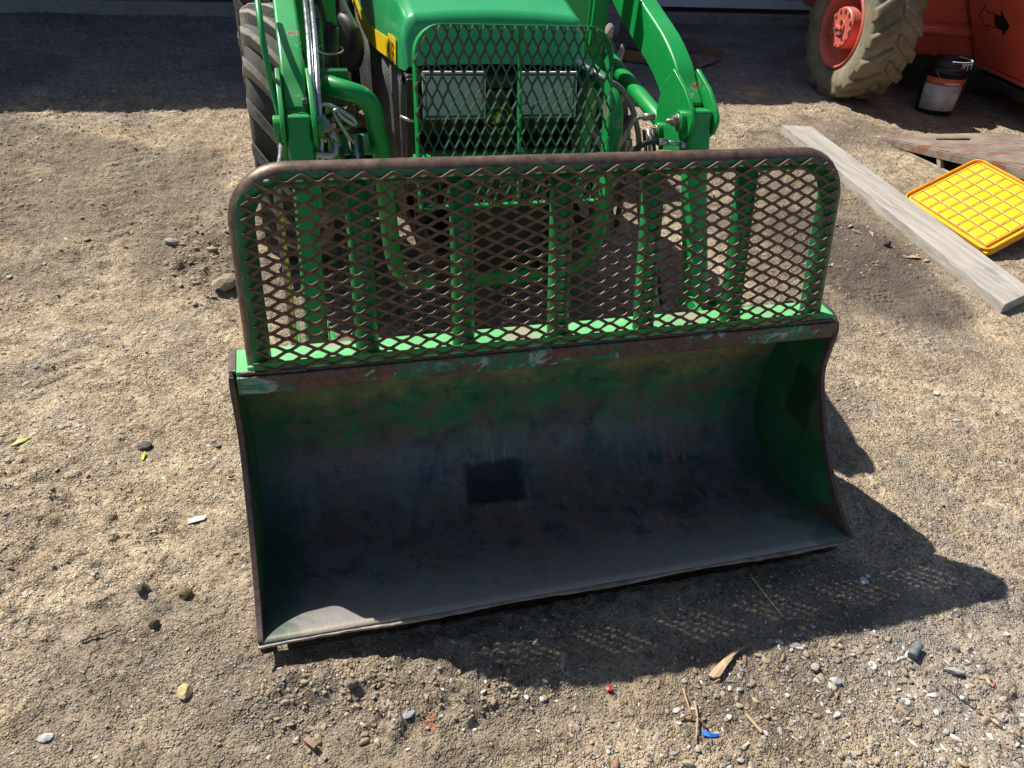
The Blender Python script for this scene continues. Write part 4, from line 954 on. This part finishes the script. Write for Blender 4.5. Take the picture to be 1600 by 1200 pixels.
# ------------------------------------------------------------------ telehandler at the right
M_org = paint('sun_faded_orange_paint', base=(.50, .075, .045), chip=.78, dust=.30, rough=.40, coat=.1, dustc=(.45, .25, .17))
M_orgw = paint('orange_wheel_paint', base=(.60, .13, .09), chip=.80, dust=.85, rough=.5, coat=0, dustc=(.60, .34, .28))
th = thing('telehandler', 'faded orange telehandler with muddy tyre and two-way arrow decal, at the upper right', 'telehandler', (5.3, 4.1, G))
psi = math.radians(-6.3)
RotW = Matrix.Rotation(math.radians(-6.3), 4, 'Z')      # wheel axis turned a little
wc = Vector((4.163, 4.133, 0))+Vector((math.cos(psi), math.sin(psi), 0))*.19; wc.z = G+.478
M_tt = [m_tyre('muddy_telehandler_tyre', .72, (.37, .32, .22)), m_tyre('muddy_tyre_lugs', .70, (.33, .27, .17))]
def rotate_mb(mb, Mx): mb.v = [tuple(Mx @ Vector(v)) for v in mb.v]; return mb
wt = rotate_mb(tyre_mesh(MB(), .492, .385, .277, .034, 16, .095, .38, 1), RotW).build('wheel', M_tt, th, .014, loc=wc)
tag(wt, 'muddy chevron-lugged tyre on an orange wheel')
def wheelpart(mb, name, mat, **k): return rotate_mb(mb, RotW).build(name, mat, wt, loc=wc, **k)
wheelpart(MB().lathe([(.285, -.165), (.272, -.178), (.258, -.165), (.250, -.10), (.235, -.06), (.20, -.035), (.10, -.03), (0, -.03)], seg=48), 'rim', M_orgw)
wheelpart(MB().lathe([(.142, -.03), (.142, -.155), (.132, -.166), (.0, -.166)], seg=40), 'hub', M_orgw, bevel=.003)
for k in range(12):
    mb = MB(); a = 2*math.pi*k/12; Mx = Matrix.Translation((-.166, .120*math.cos(a), .120*math.sin(a))) @ Matrix.Rotation(math.pi, 4, 'Z')
    mb.lathe([(.013, 0), (.013, .010), (0, .011)], Mx, 6, False); wheelpart(mb, 'hub_bolt', M_orgw)
wheelpart(MB().lathe([(.055, -.166), (.050, -.178), (0, -.180)], seg=24).box(-.190, -.178, -.035, .035, -.010, .010), 'hub_cap', M_orgw, bevel=.002)
mb = MB()
for k in range(3):
    a = math.radians(100+k*120); mb.box(-.190, -.178, .030+.0*k, .060, -.008, .008, Matrix.Rotation(a, 4, 'X'))
wheelpart(mb, 'hub_cap', M_bolt)
# body side: panel given an outward lean at the top to keep its face out of the sun
def TB(x, y, z):   # body frame: x outwards(-) from panel foot, y along the machine
    b = Vector((5.31, 3.87, 0)); e = Vector((math.cos(psi), math.sin(psi), 0)); f = Vector((-math.sin(psi), math.cos(psi), 0))
    return b+e*x+f*y+Vector((0, 0, z))
def tb_hexa(x0b, x1b, x0t, x1t, y0, y1, z0, z1, mb=None):
    mb = mb or MB(); return mb.hexa([TB(x0b, y0, z0), TB(x1b, y0, z0), TB(x1b, y1, z0), TB(x0b, y1, z0)], [TB(x0t, y0, z1), TB(x1t, y0, z1), TB(x1t, y1, z1), TB(x0t, y1, z1)])
zb = .185
body = tb_hexa(0, 1.5, -.64, 1.5, -2.6, .06, zb+.03, 1.25).build('chassis', M_org, th, .015)
tb_hexa(.005, .2, -.004, .2, -2.6, .055, zb, zb+.029).build('lower_hem', M_org, body, .004)
tb_hexa(-.54, 1.5, -.66, 1.5, .13, 1.9, zb+.04, 1.30).build('rear_chassis', M_org, th, .015)
tb_hexa(-.62, -.56, -.62, -.56, .14, .36, zb+.44, zb+.465).build('step_lip', M_org, th, .004)
tb_hexa(.03, .10, .03, .10, -2.6, .02, zb-.09, zb-.03).build('lower_rail', M_grime, th, .01)
tb_hexa(.45, 1.4, .45, 1.4, -2.4, 2.0, zb-.02, zb+.02).build('belly', M_grime, th)
# dark axle and the farther wheels keep the machine standing
MB().tube([wc+Vector((0, 0, .02)), wc+Vector((1.7, -.19, .02))], .05, 12).build('axle', M_org, th)
for off in (Vector((1.7, -.19, 0)), ):
    rotate_mb(tyre_mesh(MB(), .492, .385, .277, .034, 16, .095, .38, 1), RotW).build('wheel', M_tt, th, loc=wc+off)
cb = tb_hexa(.30, 1.25, .40, 1.15, -1.6, .2, 1.252, 2.3).build('cab', M_org, th, .03)
def TPan(y, z):  # point on the leaning face
    t = (z-(zb+.03))/(1.25-zb-.03); return TB(-.64*t, y, z)
pn = (TPan(0, .6)-TPan(0, .3)).normalized(); py = (TB(0, 1, 0)-TB(0, 0, 0)).normalized(); pnn = py.cross(pn).normalized()
if pnn.x > 0: pnn = -pnn
def decal(poly, name, mat, off=.002, th_=.0015):   # poly in (along the machine towards the camera, height) around an anchor
    vs = [TPan(-u, z)+pnn*off for u, z in poly]+[TPan(-u, z)+pnn*(off-th_) for u, z in poly]; n = len(poly)
    return MB().add(vs, [tuple(range(n)), tuple(range(2*n-1, n-1, -1))]+[(i, i+n, (i+1) % n+n, (i+1) % n) for i in range(n)]).build(name, mat, th)
au, az_ = .06, .555
arrow = [(0, 0), (.085, .085), (.085, .045), (.17, .045), (.17, -.045), (.085, -.045), (.085, -.085)]
solid = [(au+.17+.0, az_+.045), (au+.17+.005, az_-.045), (au+.25, az_-.045), (au+.25, az_-.085), (au+.335, az_), (au+.25, az_+.085), (au+.25, az_+.045)]
decal(solid, 'arrow_decal', M_ink)
ol = [(au+x, az_+z) for x, z in arrow]; cxo = au+.10
for i in range(len(ol)):
    (x1_, z1_), (x2_, z2_) = ol[i], ol[(i+1) % len(ol)]
    if i == 3: continue
    d = Vector((x2_-x1_, z2_-z1_)); q = Vector((-d.y, d.x)).normalized()*.006
    decal([(x1_-q.x*.5, z1_-q.y*.5), (x2_-q.x*.5, z2_-q.y*.5), (x2_+q.x*.5, z2_+q.y*.5), (x1_+q.x*.5, z1_+q.y*.5)], 'arrow_decal', M_ink, .002+i*.0001)
decal([(-.17, .445), (-.10, .445), (-.10, .535), (-.17, .535)], 'warning_sticker', plain('faded_sticker', (.34, .30, .16), .6, sc=60, var=.5))
decal([(-.115, .452), (-.104, .452), (-.104, .485), (-.115, .485)], 'warning_sticker', M_ink, .0035)

# ------------------------------------------------------------------ pail
pb = Vector((4.885, 3.70, G+.002))
pail = thing('plastic_pail', 'black five-gallon pail with dirty white and orange label, beside the muddy tyre', 'pail', tuple(pb))
tiltP = Matrix.Translation(pb) @ Matrix.Rotation(math.radians(-4), 4, 'X')
def plathe(mb, prof, seg=48, mi=0):
    Mx = tiltP @ Matrix.Rotation(math.radians(-90), 4, 'Y'); return mb.lathe(prof, Mx, seg, True, mi)
Mpb = plain('black_pail_plastic', (.012, .012, .013), .35, var=.4)
plathe(MB(), [(0, 0), (.125, 0), (.131, .01), (.146, .285), (.152, .287), (.152, .296), (.147, .300), (.148, .330), (.153, .332), (.153, .340), (.149, .345), (.150, .364), (.154, .368), (.150, .371), (.145, .366), (.140, .28), (.125, .03), (0, .028)]).build('bucket_wall', Mpb, pail)
Mwht = NT('spilled_white_paint'); Mwh = plain('spilled_white_paint', (.70, .70, .67), .5, var=.15)
def arc_label(name, a0, a1, z0, z1, mat, off=.0012, r0=.131, r1=.146):
    vs = []; n = 24
    for i in range(n+1):
        a = math.radians(a0+(a1-a0)*i/n)
        for (z, o) in ((z0, off), (z1, off), (z1, off-.0008), (z0, off-.0008)):
            r = r0+(r1-r0)*(z-.01)/.275+o; vs.append(tiltP @ Vector((r*math.cos(a), r*math.sin(a), z)))
    fs = [(0, 1, 2, 3), tuple(n*4+j for j in (3, 2, 1, 0))]
    for i in range(n):
        for j in range(4): fs.append((i*4+j, i*4+(j+1) % 4, i*4+4+(j+1) % 4, i*4+4+j))
    return MB().add(vs, fs, True).build(name, mat, pail)
def m_label():
    t = NT('dirty_white_label'); n = t.noise(14, 7, .7); l = t.noise(1, 3, mapping=(6, 6, 150))
    c = t.mix(t.ramp(n, .35, .7), (.62, .62, .62), (.34, .35, .37)); c = t.mix(t.math('MULTIPLY', t.ramp(l, .52, .58, 0, .4), t.ramp(t.noise(30, 2), .45, .55)), c, (.16, .16, .17)); return t.done(c, .6)
lab = arc_label('label', 175, 318, .03, .205, m_label())
arc_label('label_band', 176, 300, .206, .255, plain('orange_red_label', (.55, .12, .06), .55, sc=30))
arc_label('hazard_panel', 303, 318, .160, .208, plain('hazard_panel_red', (.45, .10, .12), .6, sc=90, var=.6), .0022)
arc_label('hazard_panel', 301, 320, .212, .252, plain('hazard_panel_white', (.5, .5, .48), .6, sc=90, var=.4), .0022)
for k, a in enumerate((235, 243, 251, 259, 267, 275)): arc_label('label_lettering', a, a+5, .213, .228, Mwh, .0024)
mb = MB(); rg = random.Random(2)
for k in range(14):
    a = math.radians(262+k*4.2+rg.uniform(-1, 1)); L = rg.choice([.01, .02, .035, .05, .014]); pts = []
    for q in range(4):
        z = .366-L*q/3; pts.append(tiltP @ Vector((.153*math.cos(a), .153*math.sin(a), z)))
    mb.tube(pts, [.004, .0032, .0028, .0022], 6)
mb.build('paint_drip', Mwh, pail)
vs = []
MB().tube([tiltP @ Vector((.151*math.cos(a), .151*math.sin(a), .371)) for a in [math.radians(235+i*6) for i in range(26)]], .0035, 6).build('painted_rim', Mwh, pail)
MB().tube([tiltP @ Vector((.158*math.cos(a), .158*math.sin(a)*1.0, .31-.14*math.sin(math.radians(i*9)))) for i, a in enumerate([math.radians(200+i*7.5) for i in range(21)])], .0016, 6).build('wire_handle', M_zinc, pail)

# ------------------------------------------------------------------ plank
def make_plank():
    A1, A2, B1, B2 = [Vector((x, y, -.038)) for x, y in ((3.353, 3.330), (3.549, 3.283), (3.093, 1.070), (3.327, 1.152))]
    n = 40; vs = []; rg = random.Random(4)
    for i in range(n+1):
        t = i/n; l = A1.lerp(B1, t); r = A2.lerp(B2, t); j = rg.uniform(-.0015, .0015)
        ch = rg.uniform(.0, .008) if rg.random() < .45 else 0
        vs += [l+Vector((j, 0, -ch)), r+Vector((-j, 0, 0)), r+Vector((0, 0, -.056)), l+Vector((j*.5, 0, -.056))]
    fs = [(0, 1, 2, 3), tuple(n*4+i for i in (3, 2, 1, 0))]
    for i in range(n):
        for k in range(4): fs.append((i*4+k, i*4+(k+1) % 4, i*4+4+(k+1) % 4, i*4+4+k))
    MB().add(vs, fs).build('wooden_plank', M_plank, None, .003, 'long weathered gray timber plank lying across the gravel beside the yellow lid', cat='plank')
make_plank()

# ------------------------------------------------------------------ steel ramp, left of the lid
rp = thing('steel_ramp', 'rusty steel wedge ramp with open side frame, partly under the yellow lid', 'ramp', (4.4, 2.4, G))
def slope_z(y): return -.078+(3.195-y)*.205
top = MB().hexa([(4.02, 3.21, slope_z(3.21)-.006), (5.05, 3.21, slope_z(3.21)-.006), (5.05, 1.9, slope_z(1.9)-.006), (4.02, 1.9, slope_z(1.9)-.006)], [(4.02, 3.21, slope_z(3.21)), (5.05, 3.21, slope_z(3.21)), (5.05, 1.9, slope_z(1.9)), (4.02, 1.9, slope_z(1.9))]).build('ramp_deck', M_rustplate, rp, .002)
for X in (4.008, 4.99):
    MB().hexa([(X, 3.20, G), (X+.03, 3.20, G), (X+.03, 1.9, G), (X, 1.9, G)], [(X, 3.20, G+.012), (X+.03, 3.20, G+.012), (X+.03, 1.9, G+.055), (X, 1.9, G+.055)]).build('base_beam', M_dustysteel, rp, .003)
    MB().hexa([(X-.004, 2.95, slope_z(2.95)-.050), (X+.026, 2.95, slope_z(2.95)-.050), (X+.026, 1.9, slope_z(1.9)-.062), (X-.004, 1.9, slope_z(1.9)-.062)], [(X-.004, 3.20, slope_z(3.20)-.0065), (X+.026, 3.20, slope_z(3.20)-.0065), (X+.026, 1.9, slope_z(1.9)-.0065), (X-.004, 1.9, slope_z(1.9)-.0065)]).build('top_beam', M_rustplate, rp, .002)
    MB().hexa([(X, 2.60, G+.03), (X+.025, 2.60, G+.03), (X+.025, 2.57, G+.03), (X, 2.57, G+.03)], [(X, 2.645, slope_z(2.64)-.04), (X+.025, 2.645, slope_z(2.64)-.04), (X+.025, 2.61, slope_z(2.61)-.04), (X, 2.61, slope_z(2.61)-.04)]).build('strut', M_dustysteel, rp, .002)
MB().box(4.04, 4.99, 1.9, 1.93, G, slope_z(1.93)-.008).build('end_plate', M_rustbrown, rp)
wel = MB().tube([(4.30, 2.98, -.028), (4.42, 2.95, -.021), (4.52, 2.93, -.018)], .008, 8); wel.build('iron_rod', M_rustbrown, None, 0, 'short dark iron rod lying on the rusty ramp deck', cat='rod')

# ------------------------------------------------------------------ yellow lid and the orange tub it covers
def make_lid():
    Mlid = NT('yellow_plastic')
    t = Mlid; c = t.mix(t.ramp(t.noise(7, 7, .7), .5, .72, 0, .55), (.88, .56, .012), (.60, .38, .10)); t.b.inputs['Subsurface Weight'].default_value = .0
    Ml = t.done(c, .42); Mor = plain('orange_lid_rim', (.78, .33, .008), .42, var=.1); Mrib = plain('dusty_rib_plastic', (.62, .40, .12), .6); Mtub = plain('orange_tub_plastic', (.45, .10, .015), .5, var=.2)
    # lid plane: origin corner nearest the camera, axis e runs away from the camera, f to the right
    O = Vector((3.425, 1.540, -.060)); e = Vector((.005, .645, .004)); Le = e.length; e.normalize()
    f = Vector((.55, .13, .150)); Lf = f.length; f.normalize(); nrm = f.cross(e).normalized()
    if nrm.z < 0: nrm = -nrm
    lid = thing('storage_lid', 'bright yellow ribbed plastic lid with grid pattern and orange rim, beside the plank', 'lid', tuple(O+f*.3+e*.3))
    def LP(a, b, h=0): return O+f*a+e*b+nrm*h
    mb = MB(); mb.hexa([LP(0, 0, -.004), LP(Lf, 0, -.004), LP(Lf, Le, -.004), LP(0, Le, -.004)], [LP(0, 0, 0), LP(Lf, 0, 0), LP(Lf, Le, 0), LP(0, Le, 0)]); mb.build('lid_panel', Ml, lid)
    # raised blocks in a grid
    na, nb = 6, 8; m_ = .035; da = (Lf-2*m_)/na; db = (Le-2*m_)/nb; rg = random.Random(1)
    for i in range(na):
        for j in range(nb):
            a0 = m_+i*da+.0035; a1 = m_+(i+1)*da-.0035; b0 = m_+j*db+.0035; b1 = m_+(j+1)*db-.0035; h = .014
            MB().hexa([LP(a0, b0, .0005), LP(a1, b0, .0005), LP(a1, b1, .0005), LP(a0, b1, .0005)], [LP(a0+.004, b0+.004, h), LP(a1-.004, b0+.004, h), LP(a1-.004, b1-.004, h), LP(a0+.004, b1-.004, h)]).build('raised_block', Ml, lid, .003)
    for i in range(na+1):
        a = m_+i*da; MB().hexa([LP(a-.0025, m_, .0005), LP(a+.0025, m_, .0005), LP(a+.0025, Le-m_, .0005), LP(a-.0025, Le-m_, .0005)], [LP(a-.0025, m_, .015), LP(a+.0025, m_, .015), LP(a+.0025, Le-m_, .015), LP(a-.0025, Le-m_, .015)]).build('rib', Mrib, lid)
    for j in range(nb+1):
        b = m_+j*db; MB().hexa([LP(m_, b-.0025, .0005), LP(Lf-m_, b-.0025, .0005), LP(Lf-m_, b+.0025, .0005), LP(m_, b+.0025, .0005)], [LP(m_, b-.0025, .0145), LP(Lf-m_, b-.0025, .0145), LP(Lf-m_, b+.0025, .0145), LP(m_, b+.0025, .0145)]).build('rib', Mrib, lid)
    # rim all round with rounded corners
    r = .05; P = []
    for (ca, cb_, s0) in ((r, r, 180), (Lf-r, r, 270), (Lf-r, Le-r, 0), (r, Le-r, 90)):
        for q in range(7): an = math.radians(s0+q*15); P.append((ca+r*math.cos(an), cb_+r*math.sin(an), an))
    vs = []
    for a, b, an in P:
        dx, dy = math.cos(an), math.sin(an)
        for (o_, h) in ((.006, -.024), (.006, .016), (-.004, .016), (-.004, -.024)): vs.append(LP(a+dx*o_, b+dy*o_, h))
    n = len(P); fs = [(i*4+k, i*4+(k+1) % 4, ((i+1) % n)*4+(k+1) % 4, ((i+1) % n)*4+k) for i in range(n) for k in range(4)]
    MB().add(vs, fs).build('lid_rim', Mor, lid, .002)
    # tub below, standing upside down on the ground
    B = [LP(.14, .03, -.030), LP(Lf-.06, .03, -.030), LP(Lf-.06, Le-.22, -.030), LP(.14, Le-.22, -.030)]
    Bg = [Vector((p.x, p.y, G)) for p in (LP(.12, .05), LP(Lf-.10, .05), LP(Lf-.10, Le-.25), LP(.12, Le-.25))]
    MB().hexa(Bg, B).build('plastic_tub', Mtub, None, .01, 'low orange plastic tub under the yellow lid', cat='tub')
make_lid()

# ------------------------------------------------------------------ scrap steel behind the right arm
def make_scrap():
    a, b, c, d = Vector((2.86, 5.03, 0)), Vector((3.42, 4.74, 0)), Vector((3.79, 5.02, 0)), Vector((3.22, 5.60, 0))
    z = G+.025
    s = thing('scrap_channel', 'rusty brown flanged steel sheet lying on the shaded gravel behind the loader arm', 'scrap steel', (3.3, 5.1, G))
    def P(v, zz): return Vector((v.x, v.y, zz))
    MB().hexa([P(v, z-.012) for v in (a, b, c, d)], [P(v, z) for v in (a, b, c, d)]).build('sheet', plain('mauve_rust_sheet', (.20, .15, .13), .7, var=.3), s)
    for p, q in ((a, b), (c, d)):
        t = (q-p).normalized(); nn = Vector((-t.y, t.x, 0))*.006
        MB().hexa([P(p-nn, z-.02), P(q-nn, z-.02), P(q+nn, z-.02), P(p+nn, z-.02)], [P(p-nn, z+.06), P(q-nn, z+.06), P(q+nn, z+.06), P(p+nn, z+.06)]).build('flange', M_rustbrown, s, .002)
    MB().hexa([Vector((2.80, 5.45, z+.03)), Vector((2.92, 5.52, z+.03)), Vector((3.55, 4.98, z+.068)), Vector((3.46, 4.88, z+.068))], [Vector((2.80, 5.45, z+.055)), Vector((2.92, 5.52, z+.055)), Vector((3.55, 4.98, z+.093)), Vector((3.46, 4.88, z+.093))]).build('board_offcut', m_wood('dark_damp_board', (.06, .045, .035), (.12, .09, .07), 0), None, .003, 'dark damp board lying across the rusty flanged sheet', cat='board')
    MB().hexa([Vector((2.80, 5.62, G)), Vector((3.10, 5.62, G)), Vector((3.10, 5.90, G)), Vector((2.80, 5.90, G))], [Vector((2.82, 5.64, G+.30)), Vector((3.08, 5.64, G+.30)), Vector((3.08, 5.88, G+.30)), Vector((2.82, 5.88, G+.30))]).build('concrete_block', plain('gray_block', (.20, .19, .19), .85), None, .012, 'gray block standing behind the loader arm near the garage', cat='block')
make_scrap()

# ------------------------------------------------------------------ small litter and larger stones, each its own thing
def rock(name, x, y, r, colr, label, cat, sc=(1.2, .9, .6), seed=0, rot=0, group=None, sub=1, noise_=.6, lift=.55):
    bm = bmesh.new(); bmesh.ops.create_icosphere(bm, subdivisions=2, radius=1); rg = random.Random(seed)
    ds = [(Vector((rg.uniform(-1, 1), rg.uniform(-1, 1), rg.uniform(-1, 1))).normalized(), rg.uniform(.55, .9)) for _ in range(9)]
    for v in bm.verts:
        for d_, k in ds:
            e_ = v.co.dot(d_)-k
            if e_ > 0: v.co -= d_*e_
        v.co *= 1+rg.uniform(-noise_, noise_)*.15; v.co = Vector((v.co.x*sc[0], v.co.y*sc[1], v.co.z*sc[2]))*r
    me = bpy.data.meshes.new(name); bm.to_mesh(me); bm.free()
    t = NT(name+'_stone'); c = t.mix(t.ramp(t.noise(60, 5, .7), .3, .7), tuple(v*.72 for v in colr), colr); t.bump(t.noise(120, 4), .5, .003); me.materials.append(t.done(c, .75))
    o = bpy.data.objects.new(name, me); col.objects.link(o); o.location = (x, y, float(ground_h(x, y))+r*sc[2]*lift); o.rotation_euler = (0, 0, rot)
    return tag(o, label, cat, group)
rock('stone', -.121, 1.719, .055, (.36, .28, .19), 'large tan stone half buried in brown soil beside the guard', 'stone', seed=1, rot=.4)
rock('stone', -.343, 2.147, .030, (.33, .29, .25), 'gray-brown stone at the edge of the churned soil', 'stone', seed=2)
rock('stone', -.169, -.034, .017, (.62, .47, .24), 'smooth pale yellow stone in front of the bucket\'s left corner', 'stone', (1, 1.2, .7), 3)
rock('stone', .302, -.198, .013, (.30, .33, .36), 'flat blue-gray stone near the reddish crumbs', 'stone', (1.4, 1, .4), 4, .5)
rock('stone', -.282, .272, .018, (.10, .075, .045), 'dark brown soil lump, left of two near the bucket', 'soil lump', (1, .9, .9), 5)
rock('stone', -.185, .245, .019, (.17, .12, .055), 'olive brown soil lump, right of two near the bucket', 'soil lump', (1.1, .9, .9), 6)
rock('stone', -.251, .165, .015, (.12, .10, .06), 'small dark soil lump below the gray stain', 'soil lump', (1, 1, .9), 7)
rock('stone', -.335, .835, .020, (.10, .09, .085), 'dark gray stone on packed dirt at left', 'stone', (1.3, .8, .6), 8)
rock('stone', 1.568, -.081, .013, (.50, .55, .60), 'pale bluish chip of stone inside the guard\'s shadow', 'stone', (1, 1.1, .5), 9)
rock('stone', 1.811, .10, .014, (.10, .12, .14), 'dark slate chip on sunlit dirt at the right', 'stone', (1.3, .8, .3), 10)
rock('stone', 1.614, -.373, .016, (.42, .40, .37), 'long pale gray stone at the lower right', 'stone', (1.8, .7, .5), 11, -.4)
rock('stone', 1.30, -.335, .014, (.42, .42, .41), 'blocky gray stone below the wood splinter', 'stone', (1, 1.1, .8), 12, .9)
rock('stone', 1.275, -.29, .013, (.40, .36, .31), 'rounded tan-gray stone next to the blocky gray stone', 'stone', (1, 1, .8), 13)
rock('stone', -.44, -.075, .012, (.60, .58, .54), 'white pebble at the bottom left of the picture', 'stone', (1.4, 1, .6), 14)
rock('stone', .19, -.115, .013, (.17, .155, .14), 'dark rough stone at bottom centre-left', 'stone', (1.2, 1, .8), 15)
rock('stone', 2.99, 1.72, .020, (.05, .05, .055), 'black stone on the damp patch beside the plank', 'stone', (1, .8, .9), 16)
pp = Vector((1.554, -.305, float(ground_h(1.554, -.305))+.010))
MB().tube([pp+Vector((-.020, -.012, 0)), pp+Vector((.020, .012, .003))], .0115, 18).build('core_plug', plain('slate_green_rubber', (.12, .15, .15), .6, var=.4, sc=60), None, .002, 'short dark gray-green cylinder lying on gravel at the lower right', cat='plug')

def flat_piece(name, poly, z, mat, label, cat, th_=.0015, warp=0.0, group=None):
    cx_ = sum(p[0] for p in poly)/len(poly); cy_ = sum(p[1] for p in poly)/len(poly); z0 = float(ground_h(cx_, cy_))+z; n = len(poly)
    zz = [z0+warp*((i % 2)*2-1) for i in range(n)]
    vs = [(p[0], p[1], zz[i]) for i, p in enumerate(poly)]+[(p[0], p[1], zz[i]+th_) for i, p in enumerate(poly)]
    vs += [(cx_, cy_, z0+th_+.002)]
    fs = [tuple(range(n))[::-1]]+[(n+i, n+(i+1) % n, 2*n) for i in range(n)]+[(i, (i+1) % n, (i+1) % n+n, i+n) for i in range(n)]
    return MB().add(vs, fs).build(name, mat, None, 0, label, cat=cat, group=group)
flat_piece('leaf', [(-.705, .890), (-.688, .893), (-.668, .906), (-.652, .922), (-.665, .921), (-.685, .912), (-.697, .901)], .005, plain('yellow_green_leaf', (.52, .55, .12), .6), 'pale yellow-green leaf on the dirt at far left', 'leaf', warp=.0015)
flat_piece('leaf', [(-.337, .770), (-.331, .770), (-.328, .790), (-.329, .806), (-.334, .804), (-.337, .788)], .005, plain('bright_yellow_green_leaf', (.55, .62, .02), .6), 'narrow bright yellow-green blade on packed dirt', 'leaf', warp=.001)
flat_piece('paper_scrap', [(-.192, .478), (-.150, .482), (-.146, .500), (-.168, .497), (-.192, .494)], .005, plain('white_paper', (.66, .66, .66), .7, var=.2, sc=50), 'crumpled white paper scrap left of the bucket', 'paper scrap', .002, .002)
MB().tube([Vector((-.080+.014*math.cos(a), .647+.009*math.sin(a), float(ground_h(-.08, .647))+.004)) for a in [2*math.pi*i/20 for i in range(20)]], .0022, 8, closed=True).build('metal_ring', M_bolt, None, 0, 'small rusty ring lying left of the bucket', cat='ring')
def stick(name, pts, r, mat, label, cat='stick'):
    P = [Vector((x, y, float(ground_h(x, y))+r*.8+dz)) for x, y, dz in pts]; P = catmull(P, 3); n = len(P)
    return MB().tube(P, [r*(1-.4*i/n) for i in range(n)], 7).build(name, mat, None, 0, label, cat=cat)
Mtw = plain('dark_twig_bark', (.06, .045, .035), .8); Mst = plain('dry_straw', (.50, .40, .22), .7)
stick('twig', [(-.405, .150, .002), (-.372, .158, .003), (-.332, .166, .002)], .0022, Mtw, 'dark bent twig on sunlit dirt left of the bucket')
stick('twig', [(1.561, -.397, .002), (1.59, -.46, .003), (1.62, -.52, .003), (1.646, -.571, .002)], .0015, Mtw, 'long thin dark twig at the lower right corner')
stick('straw', [(1.258, .001, .004), (1.262, -.06, .006), (1.273, -.144, .004)], .0020, Mst, 'pale bent straw lying in the bucket\'s shadow', 'straw')
stick('straw', [(.932, -.268, .003), (.925, -.31, .006), (.919, -.345, .003)], .0024, M_chip, 'upper pale straw of the crossed pieces below the bucket', 'straw')
stick('straw', [(.943, -.305, .009), (.930, -.345, .009), (.905, -.392, .003)], .0030, m_wood('pinkish_wood', (.36, .25, .18), (.5, .36, .27)), 'lower gray-pink stick of the crossed pieces', 'stick')
stick('stick', [(.893, -.336, .004), (.915, -.334, .012), (.935, -.350, .008), (.948, -.372, .003)], .0026, plain('red_brown_stick', (.26, .13, .08), .7), 'reddish brown curved stick across the crossed pieces')
flat_piece('plastic_scrap', [(.930, -.369), (.938, -.372), (.950, -.382), (.968, -.388), (.955, -.391), (.940, -.389), (.930, -.382)], .005, plain('blue_plastic', (.01, .12, .55), .4), 'bright blue plastic scrap near the crossed sticks', 'plastic scrap', .002, .001)
flat_piece('plastic_scrap', [(.752, -.227), (.762, -.226), (.768, -.232), (.764, -.238), (.754, -.236)], .005, plain('red_plastic', (.65, .02, .02), .4), 'tiny bright red scrap at the shadow\'s lower edge', 'plastic scrap', .002, .001)
flat_piece('plastic_scrap', [(1.674, -.428), (1.680, -.428), (1.681, -.434), (1.675, -.435)], .006, plain('red_scrap', (.62, .02, .03), .4), 'tiny red speck among stones at far lower right', 'plastic scrap', .002, .001)
flat_piece('plastic_scrap', [(.985, -.428), (1.004, -.424), (1.026, -.414), (1.024, -.421), (1.004, -.430), (.986, -.433)], .005, plain('pale_green_film', (.60, .66, .35), .5), 'pale green film scrap at the bottom edge', 'plastic scrap', .001, .001)
flat_piece('wood_splinter', [(1.004, -.252), (1.012, -.262), (1.030, -.262), (1.060, -.240), (1.098, -.215), (1.124, -.203), (1.112, -.200), (1.060, -.222), (1.030, -.236)], .008, M_chip, 'flat pale brown wood splinter at the shadow\'s edge', 'wood splinter', .007, .001)
flat_piece('wood_splinter', [(1.044, -.362), (1.050, -.362), (1.064, -.405), (1.058, -.408)], .006, M_chip, 'thin tan splinter lying below the wood splinter', 'wood splinter', .004)
flat_piece('brick_chip', [(.075, -.205), (.084, -.197), (.104, -.220), (.095, -.228)], .006, plain('brick_red_brown', (.30, .19, .13), .8), 'small brown brick chip at the bottom left', 'brick chip', .008)
lf = [(2.94, 1.95, .030, .4), (3.00, 1.86, .035, 1.2), (3.06, 1.60, .05, -.2), (2.93, 1.88, .028, 2.2), (3.10, 1.56, .03, .2)]
for i, (x, y, s, a) in enumerate(lf):
    u = Vector((math.cos(a), math.sin(a))); w_ = Vector((-u.y, u.x))*s*.3
    flat_piece('dry_leaf', [(x-u.x*s, y-u.y*s), (x-w_.x, y-w_.y), (x+u.x*s, y+u.y*s), (x+w_.x, y+w_.y)], .008, plain('dry_leaf_brown', (.42, .28, .18), .7), ['curled dry leaf touching the plank above the black stone', 'dry brown leaf lying just above the black stone', 'longest dry leaf on the damp patch beside the plank', 'dry leaf farthest left of those beside the plank', 'dry leaf nearest the camera beside the plank'][i], 'leaf', .001, .004, 'dry leaves along the plank')
